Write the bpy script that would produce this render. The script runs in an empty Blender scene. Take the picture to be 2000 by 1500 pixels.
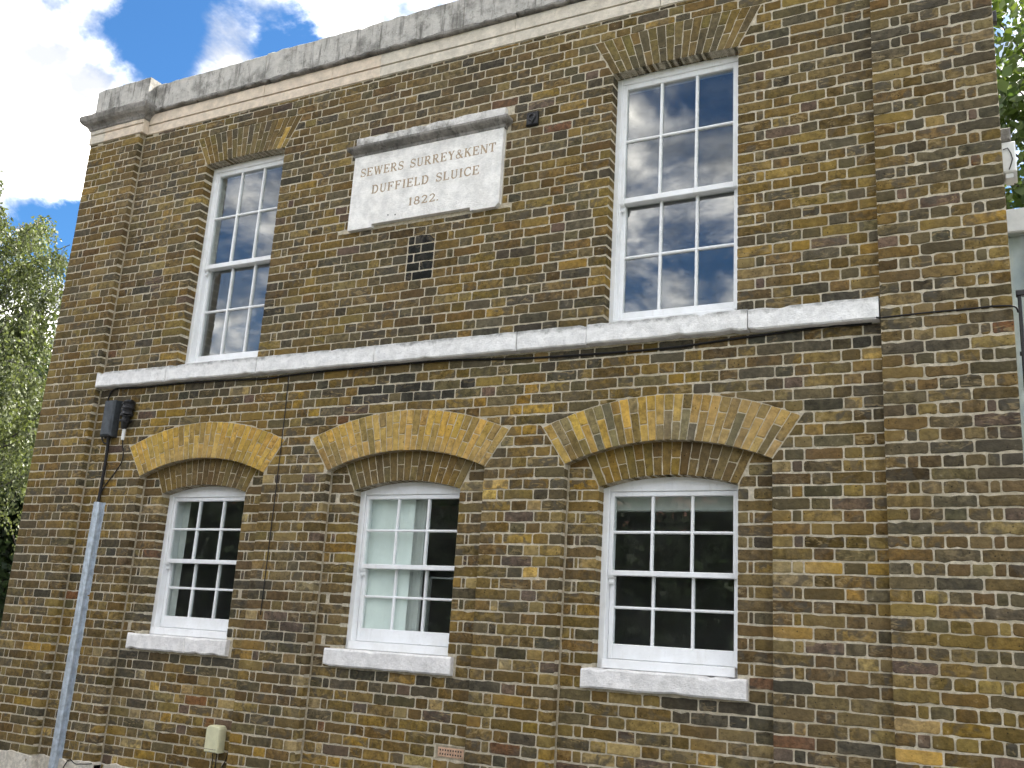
import bpy, bmesh, math, random
from mathutils import Vector, Matrix

sc = bpy.context.scene
col = sc.collection
rad = math.radians

# ------------------------------------------------------------------ camera
CAM = Vector((8.1817, -5.9526, 1.6))
RIGHT = Vector((0.88560269, 0.46029277, 0.06195512))
DOWN = Vector((-0.06302465, 0.2512641, -0.96586451))
FWD = Vector((-0.46014755, 0.85146751, 0.25152995))
cd = bpy.data.cameras.new('camera')
cam = bpy.data.objects.new('camera', cd)
col.objects.link(cam)
m = Matrix((RIGHT, -DOWN, -FWD)).transposed().to_4x4()
m.translation = CAM
cam.matrix_world = m
cd.sensor_width = 36.0
cd.lens = 34.56
cd.clip_start = 0.05
cd.clip_end = 3000
sc.camera = cam

# ------------------------------------------------------------------ light
SUN_EL, SUN_AZ = rad(50), rad(32)      # azimuth from +Y (behind the building) towards +X
world = bpy.data.worlds.new('World')
sc.world = world
world.use_nodes = True
WN = world.node_tree
WN.nodes.clear()


SKY_SEED = 0.0


def build_world():
    n, l = WN.nodes, WN.links

    def node(t, **k):
        a = n.new(t)
        for q, v in k.items():
            setattr(a, q, v)
        return a

    def math_(op, a, b=None, clamp=False):
        x = node('ShaderNodeMath', operation=op, use_clamp=clamp)
        for i, v in enumerate((a, b)):
            if v is None:
                continue
            if isinstance(v, (int, float)):
                x.inputs[i].default_value = v
            else:
                l.new(v, x.inputs[i])
        return x.outputs[0]

    def smooth(v, lo, hi, a=0.0, b=1.0):
        x = node('ShaderNodeMapRange', interpolation_type='SMOOTHSTEP')
        l.new(v, x.inputs[0])
        for i, q in enumerate((lo, hi, a, b)):
            x.inputs[i + 1].default_value = q
        return x.outputs[0]
    sky = node('ShaderNodeTexSky', sky_type='NISHITA', sun_disc=False)
    sky.sun_elevation = SUN_EL
    sky.sun_rotation = SUN_AZ
    sky.air_density = 1.0
    sky.dust_density = 0.6
    sky.ozone_density = 2.0
    tc = node('ShaderNodeTexCoord')
    d = tc.outputs['Generated']
    sep = node('ShaderNodeSeparateXYZ')
    l.new(d, sep.inputs[0])
    zz = math_('ADD', math_('MAXIMUM', sep.outputs[2], 0.0), 0.35)
    comb = node('ShaderNodeCombineXYZ')
    l.new(math_('DIVIDE', sep.outputs[0], zz), comb.inputs[0])
    l.new(math_('DIVIDE', sep.outputs[1], zz), comb.inputs[1])
    comb.inputs[2].default_value = SKY_SEED
    big = node('ShaderNodeTexNoise')
    l.new(comb.outputs[0], big.inputs['Vector'])
    big.inputs['Scale'].default_value = 4.6
    big.inputs['Detail'].default_value = 7
    big.inputs['Roughness'].default_value = 0.62
    big.inputs['Distortion'].default_value = 0.25
    val = big.outputs['Fac']
    # the cumulus and the gaps that stand in this part of the sky
    blobs = [((-0.7481, 0.4825, 0.4557), 5.5, 0.13), ((-0.7755, 0.5034, 0.3811), 4.6, 0.14),
             ((-0.6776, 0.5369, 0.5026), 2.5, -0.25), ((-0.655, 0.525, 0.545), 3.2, -0.17),
             ((-0.6386, 0.5722, 0.5146), 2.6, 0.12),
             ((-0.5892, 0.6032, 0.5376), 2.6, -0.14), ((-0.5326, 0.6349, 0.5596), 3.0, 0.03),
             ((-0.7724, 0.5364, 0.34), 2.3, -0.30), ((-0.7671, 0.5599, 0.3133), 2.2, -0.26),
             ((-0.7829, 0.5583, 0.2744), 2.2, 0.14)]
    for dv, r, amp in blobs:
        v = Vector(dv).normalized()
        vm = node('ShaderNodeVectorMath', operation='DISTANCE')
        l.new(d, vm.inputs[0])
        vm.inputs[1].default_value = v
        val = math_('ADD', val, smooth(vm.outputs['Value'], rad(r) * 0.15, rad(r) * 1.35, amp, 0.0))
    mask = smooth(val, 0.38, 0.63)
    # cloud body: bright tops, greyer thick middles
    fine = node('ShaderNodeTexNoise')
    l.new(comb.outputs[0], fine.inputs['Vector'])
    fine.inputs['Scale'].default_value = 8.5
    fine.inputs['Detail'].default_value = 5
    fine.inputs['Roughness'].default_value = 0.55
    shade = math_('MULTIPLY', smooth(val, 0.62, 0.92, 1.0, 0.72), smooth(fine.outputs['Fac'], 0.36, 0.69, 0.0, 1.0))
    cc = node('ShaderNodeMixRGB')
    l.new(shade, cc.inputs[0])
    cc.inputs[1].default_value = (1.55, 1.6, 1.7, 1)
    cc.inputs[2].default_value = (11.8, 11.2, 10.3, 1)
    mix = node('ShaderNodeMixRGB')
    l.new(mask, mix.inputs[0])
    bl = node('ShaderNodeMixRGB', blend_type='MULTIPLY')
    bl.inputs[0].default_value = 1
    l.new(sky.outputs[0], bl.inputs[1])
    bl.inputs[2].default_value = (0.135, 0.25, 0.34, 1)
    l.new(bl.outputs[0], mix.inputs[1])
    l.new(cc.outputs[0], mix.inputs[2])
    bg = node('ShaderNodeBackground')
    l.new(mix.outputs[0], bg.inputs[0])
    bg.inputs[1].default_value = 0.11
    out = node('ShaderNodeOutputWorld')
    l.new(bg.outputs[0], out.inputs[0])


build_world()
sd = bpy.data.lights.new('sun', 'SUN')
sd.energy = 3.6
sd.angle = rad(0.55)
sd.color = (1.0, 0.95, 0.87)
sun = bpy.data.objects.new('sun', sd)
col.objects.link(sun)
sdir = Vector((math.sin(SUN_AZ) * math.cos(SUN_EL), math.cos(SUN_AZ) * math.cos(SUN_EL), math.sin(SUN_EL)))
sun.rotation_euler = sdir.to_track_quat('Z', 'Y').to_euler()
sun.location = sdir * 60

sc.view_settings.view_transform = 'Standard'
sc.view_settings.look = 'None'
sc.view_settings.gamma = 1.0
sc.view_settings.exposure = 2.48
sc.render.engine = 'CYCLES'
sc.cycles.use_denoising = True
sc.cycles.use_adaptive_sampling = True
sc.cycles.adaptive_threshold = 0.03
sc.cycles.adaptive_min_samples = 16
sc.cycles.max_bounces = 5
sc.cycles.diffuse_bounces = 3
sc.cycles.glossy_bounces = 3
sc.cycles.transparent_max_bounces = 8
sc.cycles.sample_clamp_indirect = 8


# ------------------------------------------------------------------ helpers
def s2l(c):
    return tuple((v / 255 / 12.92) if v / 255 <= 0.04045 else ((v / 255 + 0.055) / 1.055) ** 2.4 for v in c)


class NT:
    """small helper to write node materials"""

    def __init__(self, name):
        self.m = bpy.data.materials.new(name)
        self.m.use_nodes = True
        self.t = self.m.node_tree
        self.t.nodes.clear()
        self.out = self.t.nodes.new('ShaderNodeOutputMaterial')

    def n(self, t, **k):
        a = self.t.nodes.new(t)
        for q, v in k.items():
            setattr(a, q, v)
        return a

    def l(self, a, b):
        self.t.links.new(a, b)

    def pos(self):
        return self.n('ShaderNodeNewGeometry').outputs['Position']

    def noise(self, scale, detail=5, rough=0.6, vec=None, stretch=None, dist=0.0):
        v = vec or self.pos()
        if stretch:
            mp = self.n('ShaderNodeMapping')
            mp.inputs['Scale'].default_value = stretch
            self.l(v, mp.inputs[0])
            v = mp.outputs[0]
        x = self.n('ShaderNodeTexNoise')
        self.l(v, x.inputs['Vector'])
        x.inputs['Scale'].default_value = scale
        x.inputs['Detail'].default_value = detail
        x.inputs['Roughness'].default_value = rough
        x.inputs['Distortion'].default_value = dist
        return x.outputs['Fac']

    def ramp(self, v, lo, hi, a=0.0, b=1.0):
        x = self.n('ShaderNodeMapRange', interpolation_type='SMOOTHSTEP')
        self.l(v, x.inputs[0])
        for i, q in enumerate((lo, hi, a, b)):
            x.inputs[i + 1].default_value = q
        return x.outputs[0]

    def mul(self, a, b, op='MULTIPLY'):
        x = self.n('ShaderNodeMath', operation=op)
        for i, v in enumerate((a, b)):
            if isinstance(v, (int, float)):
                x.inputs[i].default_value = v
            else:
                self.l(v, x.inputs[i])
        return x.outputs[0]

    def mix(self, fac, a, b, mode='MIX'):
        x = self.n('ShaderNodeMixRGB', blend_type=mode)
        for i, v in enumerate((fac, a, b)):
            if isinstance(v, (int, float)):
                x.inputs[i].default_value = v
            elif isinstance(v, tuple):
                x.inputs[i].default_value = v if len(v) == 4 else v + (1,)
            else:
                self.l(v, x.inputs[i])
        return x.outputs[0]

    def principled(self, colour, rough=0.8, bump=None, strength=0.3, dist=0.01, spec=0.3, metal=0.0, normal=None):
        p = self.n('ShaderNodeBsdfPrincipled')
        if isinstance(colour, tuple):
            p.inputs['Base Color'].default_value = colour if len(colour) == 4 else colour + (1,)
        else:
            self.l(colour, p.inputs['Base Color'])
        if isinstance(rough, (int, float)):
            p.inputs['Roughness'].default_value = rough
        else:
            self.l(rough, p.inputs['Roughness'])
        p.inputs['Specular IOR Level'].default_value = spec
        p.inputs['Metallic'].default_value = metal
        if bump is not None:
            b = self.n('ShaderNodeBump')
            b.inputs['Strength'].default_value = strength
            b.inputs['Distance'].default_value = dist
            self.l(bump, b.inputs['Height'])
            self.l(b.outputs[0], p.inputs['Normal'])
        self.l(p.outputs[0], self.out.inputs[0])
        return p


MATS = {}


def simple(name, c, rough=0.6, var=0.12, scale=14, spec=0.3, metal=0.0, bump=0.15):
    t = NT(name)
    nz = t.noise(scale, 5, 0.6)
    c0 = t.mix(t.ramp(nz, 0.3, 0.7), tuple(v * (1 - var) for v in c), tuple(min(1, v * (1 + var)) for v in c))
    t.principled(c0, rough, nz, bump, 0.004, spec, metal)
    MATS[name] = t.m
    return t.m


def mat_brick():
    t = NT('stock_brick')
    a = t.n('ShaderNodeAttribute', attribute_name='Col')
    base = a.outputs['Color']
    alpha = a.outputs['Alpha']                   # 0..1 random of the brick
    P = t.pos()
    off = t.n('ShaderNodeVectorMath', operation='ADD')
    sh = t.n('ShaderNodeVectorMath', operation='SCALE')
    comb = t.n('ShaderNodeCombineXYZ')
    t.l(alpha, comb.inputs[0])
    t.l(alpha, comb.inputs[1])
    t.l(alpha, comb.inputs[2])
    t.l(comb.outputs[0], sh.inputs[0])
    sh.inputs['Scale'].default_value = 37.0
    t.l(P, off.inputs[0])
    t.l(sh.outputs[0], off.inputs[1])
    V = off.outputs[0]
    n1 = t.noise(24, 3, 0.7, V)
    n2 = t.noise(11, 2, 0.6, V, dist=0.8)
    n4 = t.noise(15, 3, 0.7, V, stretch=(0.6, 0.6, 1.7), dist=1.2)
    c = t.mix(t.ramp(alpha, 0.05, 0.5, 0.45, 1.0), base, t.mix(1.0, base, t.ramp(n1, 0.28, 0.72, 0.55, 1.45), 'MULTIPLY'))
    c = t.mix(t.mul(t.ramp(n2, 0.47, 0.62), t.ramp(alpha, 0.25, 0.9, 0.12, 0.75)), c, (0.072, 0.064, 0.050))          # fired dark / sooted skin
    amt = t.ramp(alpha, 0.35, 1.0, 0.0, 0.75)
    c = t.mix(t.mul(t.ramp(n4, 0.53, 0.66), amt), c, (0.29, 0.215, 0.105))         # sandy yellow scars
    c = t.mix(t.ramp(n1, 0.66, 0.76, 0, 0.40), c, (0.36, 0.31, 0.22))              # lime smears
    vor = t.n('ShaderNodeTexVoronoi')
    t.l(V, vor.inputs['Vector'])
    vor.inputs['Scale'].default_value = 38
    pit = t.mul(t.ramp(vor.outputs['Distance'], 0.10, 0.22, 1, 0), t.ramp(n2, 0.40, 0.52, 1, 0))
    c = t.mix(t.mul(pit, 0.85), c, (0.012, 0.010, 0.008))
    wide = t.noise(0.8, 3, 0.65, P)
    hs = t.n('ShaderNodeHueSaturation')
    t.l(c, hs.inputs['Color'])
    t.l(t.ramp(wide, 0.34, 0.62, 0.84, 1.06), hs.inputs['Saturation'])
    t.l(t.ramp(wide, 0.32, 0.66, 0.84, 1.12), hs.inputs['Value'])
    c = hs.outputs[0]
    t.principled(c, 0.93, n1, 0.8, 0.010, 0.15)
    MATS['brick'] = t.m


def mat_mortar(name, c, d):
    t = NT(name)
    n1 = t.noise(34, 6, 0.65)
    n2 = t.noise(2.0, 5, 0.65)
    n3 = t.noise(140, 3, 0.6)
    c0 = t.mix(t.ramp(n1, 0.3, 0.72), tuple(v * 0.68 for v in c), tuple(min(1, v * 1.14) for v in c))
    c0 = t.mix(t.ramp(n2, 0.47, 0.68, 0, 0.8), c0, d)
    c0 = t.mix(t.ramp(n3, 0.6, 0.75, 0, 0.4), c0, (0.09, 0.08, 0.06))
    t.principled(c0, 0.95, t.mul(n1, n3, 'ADD'), 0.7, 0.008, 0.1)
    MATS[name] = t.m


def mat_stone(name, c, dark, dirt_lo=0.5, dirt_hi=0.7, amount=0.85, streak=False, speck=0.35, moss=None):
    t = NT(name)
    P = t.pos()
    n1 = t.noise(11, 7, 0.68)
    n2 = t.noise(3.2, 6, 0.7)
    n3 = t.noise(75, 4, 0.7)
    n4 = t.noise(24, 5, 0.75)
    c0 = t.mix(t.ramp(n1, 0.28, 0.72), tuple(v * 0.78 for v in c), tuple(min(1, v * 1.1) for v in c))
    c0 = t.mix(t.ramp(n2, dirt_lo, dirt_hi, 0, amount), c0, dark)
    c0 = t.mix(t.ramp(n4, 0.54, 0.68, 0, speck), c0, dark)
    if moss:                                   # lichen and grime creeping in from one arris
        sp = t.n('ShaderNodeSeparateXYZ')
        t.l(P, sp.inputs[0])
        zz = t.mul(sp.outputs[2], t.mul(n1, 0.16), 'ADD')
        c0 = t.mix(t.ramp(zz, moss + 0.040, moss + 0.095, 0, 0.8), c0, (0.10, 0.10, 0.085))
    if streak:
        st = t.noise(7.5, 5, 0.7, P, stretch=(2.6, 2.6, 0.28))
        c0 = t.mix(t.ramp(st, 0.50, 0.68, 0, 0.7), c0, tuple(v * 0.6 for v in dark))
    c0 = t.mix(t.ramp(n3, 0.58, 0.72, 0, 0.35), c0, tuple(v * 0.5 for v in c))
    t.principled(c0, 0.92, t.mul(n4, n3, 'ADD'), 0.7, 0.010, 0.15)
    MATS[name] = t.m


def mat_glass(name, refl, dust=1.0):
    t = NT(name)
    tr = t.n('ShaderNodeBsdfTransparent')
    tr.inputs[0].default_value = (0.94, 0.97, 0.96, 1)
    gl = t.n('ShaderNodeBsdfGlossy')
    gl.inputs['Roughness'].default_value = 0.0
    gl.inputs['Color'].default_value = (1, 1, 1, 1)
    # reflectance of one face of the pane (Schlick), the same from either side
    ge = t.n('ShaderNodeNewGeometry')
    dt = t.n('ShaderNodeVectorMath', operation='DOT_PRODUCT')
    t.l(ge.outputs['Incoming'], dt.inputs[0])
    t.l(ge.outputs['Normal'], dt.inputs[1])
    cosv = t.mul(t.mul(dt.outputs['Value'], 0.0, 'ADD'), -1.0)
    ab = t.n('ShaderNodeMath', operation='ABSOLUTE')
    t.l(cosv, ab.inputs[0])
    fr = t.mul(t.mul(t.mul(t.mul(ab.outputs[0], -1.0), 1.0, 'ADD'), 5.0, 'POWER'), 1.0 - refl)
    fr = t.mul(fr, refl, 'ADD')
    b = t.n('ShaderNodeBump')
    b.inputs['Strength'].default_value = 0.03
    b.inputs['Distance'].default_value = 0.015
    t.l(t.noise(2.6, 2, 0.4), b.inputs['Height'])
    t.l(b.outputs[0], gl.inputs['Normal'])
    mx = t.n('ShaderNodeMixShader')
    t.l(fr, mx.inputs[0])
    t.l(tr.outputs[0], mx.inputs[1])
    t.l(gl.outputs[0], mx.inputs[2])
    # a thin film of dust
    df = t.n('ShaderNodeBsdfDiffuse')
    df.inputs[0].default_value = (0.6, 0.6, 0.58, 1)
    m2 = t.n('ShaderNodeMixShader')
    t.l(t.ramp(t.noise(5, 6, 0.7), 0.40, 0.85, 0.018 * dust, 0.075 * dust), m2.inputs[0])
    t.l(mx.outputs[0], m2.inputs[1])
    t.l(df.outputs[0], m2.inputs[2])
    t.l(m2.outputs[0], t.out.inputs[0])
    MATS[name] = t.m


def mat_leaf(name, c, c2):
    t = NT(name)
    a = t.n('ShaderNodeAttribute', attribute_name='Col')
    nz = t.noise(0.9, 3, 0.6)
    c0 = t.mix(a.outputs['Alpha'], c, c2)
    c0 = t.mix(1.0, c0, t.ramp(nz, 0.3, 0.7, 0.75, 1.25), 'MULTIPLY')
    p = t.n('ShaderNodeBsdfPrincipled')
    t.l(c0, p.inputs['Base Color'])
    p.inputs['Roughness'].default_value = 0.5
    p.inputs['Specular IOR Level'].default_value = 0.35
    tl = t.n('ShaderNodeBsdfTranslucent')
    t.l(t.mix(1.0, c0, (1.5, 1.6, 0.7), 'MULTIPLY'), tl.inputs[0])
    mx = t.n('ShaderNodeMixShader')
    mx.inputs[0].default_value = 0.3
    t.l(p.outputs[0], mx.inputs[1])
    t.l(tl.outputs[0], mx.inputs[2])
    t.l(mx.outputs[0], t.out.inputs[0])
    MATS[name] = t.m


def mat_wallbrick():
    """brick bond for faces the photograph does not show from near (flank, rear, far houses)"""
    for name, c1, c2, mo in (('flank_brick', (0.20, 0.14, 0.06), (0.13, 0.095, 0.05), (0.36, 0.32, 0.25)),
                             ('far_brick', (0.12, 0.065, 0.045), (0.09, 0.05, 0.035), (0.16, 0.14, 0.12))):
        t = NT(name)
        sep = t.n('ShaderNodeSeparateXYZ')
        t.l(t.pos(), sep.inputs[0])
        comb = t.n('ShaderNodeCombineXYZ')
        t.l(t.mul(sep.outputs[0], sep.outputs[1], 'ADD'), comb.inputs[0])
        t.l(sep.outputs[2], comb.inputs[1])
        b = t.n('ShaderNodeTexBrick')
        t.l(comb.outputs[0], b.inputs['Vector'])
        b.inputs['Color1'].default_value = c1 + (1,)
        b.inputs['Color2'].default_value = c2 + (1,)
        b.inputs['Mortar'].default_value = mo + (1,)
        b.inputs['Scale'].default_value = 1.0
        b.inputs['Brick Width'].default_value = 0.235
        b.inputs['Row Height'].default_value = 0.075
        b.inputs['Mortar Size'].default_value = 0.005
        c = t.mix(1.0, b.outputs['Color'], t.ramp(t.noise(12, 6), 0.3, 0.7, 0.65, 1.3), 'MULTIPLY')
        t.principled(c, 0.92, t.mul(b.outputs['Fac'], -1.0), 0.5, 0.006, 0.15)
        MATS[name] = t.m


mat_brick()
mat_wallbrick()
mat_mortar('mortar', (0.56, 0.50, 0.385), (0.39, 0.335, 0.235))
mat_mortar('fillet_mortar', (0.36, 0.31, 0.22), (0.28, 0.235, 0.16))
mat_mortar('render_coat', (0.66, 0.61, 0.52), (0.44, 0.38, 0.29))
mat_stone('string_stone', (0.86, 0.85, 0.83), (0.36, 0.35, 0.33), 0.54, 0.74, 0.45, speck=0.3, moss=3.722)
mat_stone('sill_stone', (0.84, 0.82, 0.80), (0.42, 0.41, 0.38), 0.52, 0.75, 0.5, speck=0.25)
mat_stone('plaque_stone', (0.86, 0.84, 0.80), (0.60, 0.57, 0.53), 0.52, 0.75, 0.45, speck=0.22)
mat_stone('plaque_cap_stone', (0.70, 0.68, 0.65), (0.17, 0.16, 0.14), 0.47, 0.62, 0.8)
mat_stone('coping_stone', (0.52, 0.50, 0.46), (0.14, 0.135, 0.12), 0.48, 0.66, 0.7, streak=True, speck=0.55)
mat_stone('cornice_stone', (0.32, 0.30, 0.27), (0.11, 0.105, 0.095), 0.42, 0.62, 0.75, streak=True, speck=0.5)
mat_stone('frieze_stone', (0.71, 0.60, 0.475), (0.52, 0.44, 0.35), 0.52, 0.72, 0.5, speck=0.15)
mat_stone('frieze_pale', (0.66, 0.60, 0.50), (0.42, 0.38, 0.31), 0.50, 0.68, 0.6, speck=0.35)
mat_glass('glass_upper', 0.10)
mat_glass('glass_lower', 0.026, 0.3)
mat_leaf('birch_leaf', (0.085, 0.102, 0.046), (0.15, 0.17, 0.082))
mat_leaf('dark_leaf', (0.016, 0.030, 0.010), (0.034, 0.058, 0.018))
mat_leaf('green_leaf', (0.045, 0.075, 0.020), (0.12, 0.155, 0.045))
def mat_paint():
    t = NT('white_paint')
    n1 = t.noise(6, 5, 0.7)
    n2 = t.noise(45, 4, 0.7)
    st = t.noise(26, 4, 0.65, stretch=(1.0, 1.0, 0.12))
    c = t.mix(t.ramp(n1, 0.35, 0.7), (0.86, 0.87, 0.88), (0.78, 0.785, 0.78))
    c = t.mix(t.ramp(n2, 0.62, 0.76, 0, 0.45), c, (0.42, 0.40, 0.36))
    c = t.mix(t.ramp(st, 0.55, 0.75, 0, 0.22), c, (0.55, 0.53, 0.49))
    t.principled(c, t.ramp(n1, 0.3, 0.7, 0.38, 0.6), t.mul(st, n2, 'ADD'), 0.25, 0.004, 0.4)
    MATS['white_paint'] = t.m


mat_paint()
simple('white_plastic', (0.72, 0.72, 0.70), 0.45, 0.06, 12)
simple('dark_plastic', (0.050, 0.058, 0.066), 0.5, 0.3, 18)
simple('black_plastic', (0.012, 0.012, 0.013), 0.4, 0.3, 30)
simple('black_cable', (0.010, 0.009, 0.009), 0.55, 0.2, 30)
simple('black_iron', (0.014, 0.014, 0.015), 0.4, 0.3, 30, 0.5)
simple('cream_plastic', (0.60, 0.58, 0.38), 0.5, 0.07, 20)
simple('terracotta', (0.52, 0.34, 0.23), 0.85, 0.2, 50)
simple('galvanised', (0.41, 0.46, 0.515), 0.42, 0.22, 22, 0.5, 0.45)
simple('lettering', (0.40, 0.31, 0.21), 0.95, 0.25, 60)
simple('plaster', (0.34, 0.32, 0.29), 0.9, 0.08, 4)
simple('floor_boards', (0.12, 0.08, 0.05), 0.6, 0.3, 6)
simple('blind_cloth', (0.86, 0.89, 0.86), 0.85, 0.05, 6)
simple('curtain_cloth', (0.66, 0.66, 0.64), 0.9, 0.06, 10)
simple('bark', (0.085, 0.07, 0.055), 0.95, 0.4, 9, bump=0.8)
simple('birch_bark', (0.07, 0.062, 0.055), 0.85, 0.45, 7, bump=0.5)
simple('asphalt', (0.055, 0.055, 0.057), 0.92, 0.25, 30, bump=0.4)
simple('paving', (0.085, 0.083, 0.080), 0.9, 0.2, 8, bump=0.4)
simple('kerb_stone', (0.33, 0.32, 0.30), 0.85, 0.2, 12)
simple('grass_soil', (0.06, 0.075, 0.03), 0.95, 0.4, 3)
simple('roof_tile', (0.16, 0.075, 0.05), 0.85, 0.35, 5, bump=0.5)
simple('roof_lead', (0.20, 0.20, 0.21), 0.6, 0.2, 4)
simple('grey_clad', (0.58, 0.59, 0.60), 0.7, 0.08, 5)


def mesh_obj(name, verts, faces, mat, parent=None, loc=None, smooth=False):
    me = bpy.data.meshes.new(name)
    me.from_pydata(verts, [], faces)
    me.materials.append(MATS[mat] if isinstance(mat, str) else mat)
    if smooth:
        me.polygons.foreach_set('use_smooth', [True] * len(me.polygons))
    me.update()
    o = bpy.data.objects.new(name, me)
    col.objects.link(o)
    if loc is not None:
        o.location = loc
    if parent is not None:
        o.parent = parent
        o.matrix_parent_inverse = parent.matrix_world.inverted() if False else Matrix.Translation(-world_loc(parent))
    return o


def world_loc(o):
    # parents here are only ever translated
    v = Vector(o.location)
    if o.parent:
        v = v.copy()
    return v


def empty(name, loc, parent=None):
    o = bpy.data.objects.new(name, None)
    col.objects.link(o)
    o.empty_display_size = 0.2
    o.location = loc
    if parent is not None:
        o.parent = parent
        o.matrix_parent_inverse = Matrix.Translation(-world_loc(parent))
    return o


def tag(o, label=None, cat=None, group=None, kind=None):
    for k, v in (('label', label), ('category', cat), ('group', group), ('kind', kind)):
        if v:
            o[k] = v
    return o


class MB:
    def __init__(self):
        self.v, self.f = [], []

    def add(self, vs, fs):
        k = len(self.v)
        self.v += [tuple(q) for q in vs]
        self.f += [tuple(i + k for i in q) for q in fs]

    def box(self, x0, x1, y0, y1, z0, z1, b=0.0):
        """box with chamfered front (y0) edges"""
        if b <= 0:
            vs = [(x0, y0, z0), (x1, y0, z0), (x1, y1, z0), (x0, y1, z0), (x0, y0, z1), (x1, y0, z1), (x1, y1, z1), (x0, y1, z1)]
            fs = [(0, 1, 5, 4), (1, 2, 6, 5), (2, 3, 7, 6), (3, 0, 4, 7), (4, 5, 6, 7), (3, 2, 1, 0)]
            self.add(vs, fs)
            return
        F = [(x0 + b, y0, z0 + b), (x1 - b, y0, z0 + b), (x1 - b, y0, z1 - b), (x0 + b, y0, z1 - b)]
        Mm = [(x0, y0 + b, z0), (x1, y0 + b, z0), (x1, y0 + b, z1), (x0, y0 + b, z1)]
        B = [(x0, y1, z0), (x1, y1, z0), (x1, y1, z1), (x0, y1, z1)]
        fs = [(0, 1, 2, 3)]
        for i in range(4):
            j = (i + 1) % 4
            fs += [(i, 4 + i, 4 + j, j), (4 + i, 8 + i, 8 + j, 4 + j)]
        fs.append((11, 10, 9, 8))
        self.add(F + Mm + B, fs)

    def tube(self, pts, r, n=8, r2=None, cap=True):
        pts = [Vector(p) for p in pts]
        rings = []
        up = None
        for i, p in enumerate(pts):
            a = pts[max(0, i - 1)]
            b = pts[min(len(pts) - 1, i + 1)]
            t = (b - a).normalized()
            if up is None:
                up = t.orthogonal().normalized()
            up = (up - t * up.dot(t))
            if up.length < 1e-5:
                up = t.orthogonal()
            up.normalize()
            s = t.cross(up)
            rr = r if r2 is None else r + (r2 - r) * i / (len(pts) - 1)
            rings.append([p + (up * math.cos(q * math.tau / n) + s * math.sin(q * math.tau / n)) * rr for q in range(n)])
        vs = [v for g in rings for v in g]
        fs = []
        for i in range(len(rings) - 1):
            for q in range(n):
                w = (q + 1) % n
                fs.append((i * n + q, i * n + w, (i + 1) * n + w, (i + 1) * n + q))
        if cap:
            fs.append(tuple(range(n))[::-1])
            fs.append(tuple((len(rings) - 1) * n + q for q in range(n)))
        self.add(vs, fs)

    def prism_xz(self, poly, y0, y1):
        """polygon in x,z (counter-clockwise seen from the front) pushed from y0 back to y1"""
        n = len(poly)
        vs = [(x, y0, z) for x, z in poly] + [(x, y1, z) for x, z in poly]
        fs = [tuple(range(n)), tuple(range(2 * n - 1, n - 1, -1))]
        for i in range(n):
            j = (i + 1) % n
            fs.append((i, n + i, n + j, j))
        self.add(vs, fs)

    def sweep_profile(self, prof, x0, x1):
        """profile in (y,z) run along x from x0 to x1"""
        n = len(prof)
        vs = [(x0, y, z) for y, z in prof] + [(x1, y, z) for y, z in prof]
        fs = [tuple(range(n)), tuple(range(2 * n - 1, n - 1, -1))]
        for i in range(n):
            j = (i + 1) % n
            fs.append((i, n + i, n + j, j))
        self.add(vs, fs)

    def build(self, name, mat, parent=None, smooth=False, fix=True):
        o = mesh_obj(name, self.v, self.f, mat, parent, None, smooth)
        if fix:
            bm = bmesh.new()
            bm.from_mesh(o.data)
            bmesh.ops.recalc_face_normals(bm, faces=bm.faces)
            bm.to_mesh(o.data)
            bm.free()
        return o


# ------------------------------------------------------------------ ground and street
def sheet(name, x0, x1, y0, y1, z, mat):
    o = mesh_obj(name, [(x0, y0, z), (x1, y0, z), (x1, y1, z), (x0, y1, z)], [(0, 1, 2, 3)], mat)
    o['kind'] = 'structure'
    return o


sheet('ground', -600, 600, -600, 600, -0.13, 'grass_soil')
sheet('road', -300, 300, -9.6, -3.4, -0.12, 'asphalt')
mb = MB()
mb.box(-300, 300, -3.25, 60, -0.5, 0.0)
mb.build('pavement', 'paving')['kind'] = 'structure'
mb = MB()
for i in range(-40, 41):
    mb.box(i * 0.915, i * 0.915 + 0.905, -3.4, -3.25, -0.3, 0.003, 0.012)
o = mb.build('kerb', 'kerb_stone')
o['kind'] = 'structure'
mb = MB()
mb.box(-300, 300, -12.2, -9.6, -0.5, 0.0)
mb.build('far_pavement', 'paving')['kind'] = 'structure'

# ------------------------------------------------------------------ facade measures (metres)
BW = 8.16                    # width of the front
PL = (0.0, 0.70)             # left pilaster
PR = (7.457, 8.16)           # right pilaster
T = 0.065                    # pilasters stand this far proud of the wall
RD = 0.070                   # window bays are set back this far
BAYS = [2.068, 4.092, 6.103]
BH = 0.695                   # half width of a bay
OH = 0.468                   # half width of an opening
SPR, RISE = 2.77, 0.14       # outer arch
ISPR, IRISE = 2.625, 0.07    # inner arch
UW = [(1.605, 2.538), (5.648, 6.578)]
UTOP = 5.682
STR = (3.582, 3.722)
FRZ = 6.158
COURSE = 0.075
ZREF = 0.053

rng = random.Random(1822)


def arc(c, half, spring, rise, n=16):
    R = (half * half + rise * rise) / (2 * rise)
    zc = spring + rise - R
    a = math.asin(half / R)
    return [(c + R * math.sin(-a + 2 * a * i / n), zc + R * math.cos(-a + 2 * a * i / n)) for i in range(n + 1)], R, zc, a


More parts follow.
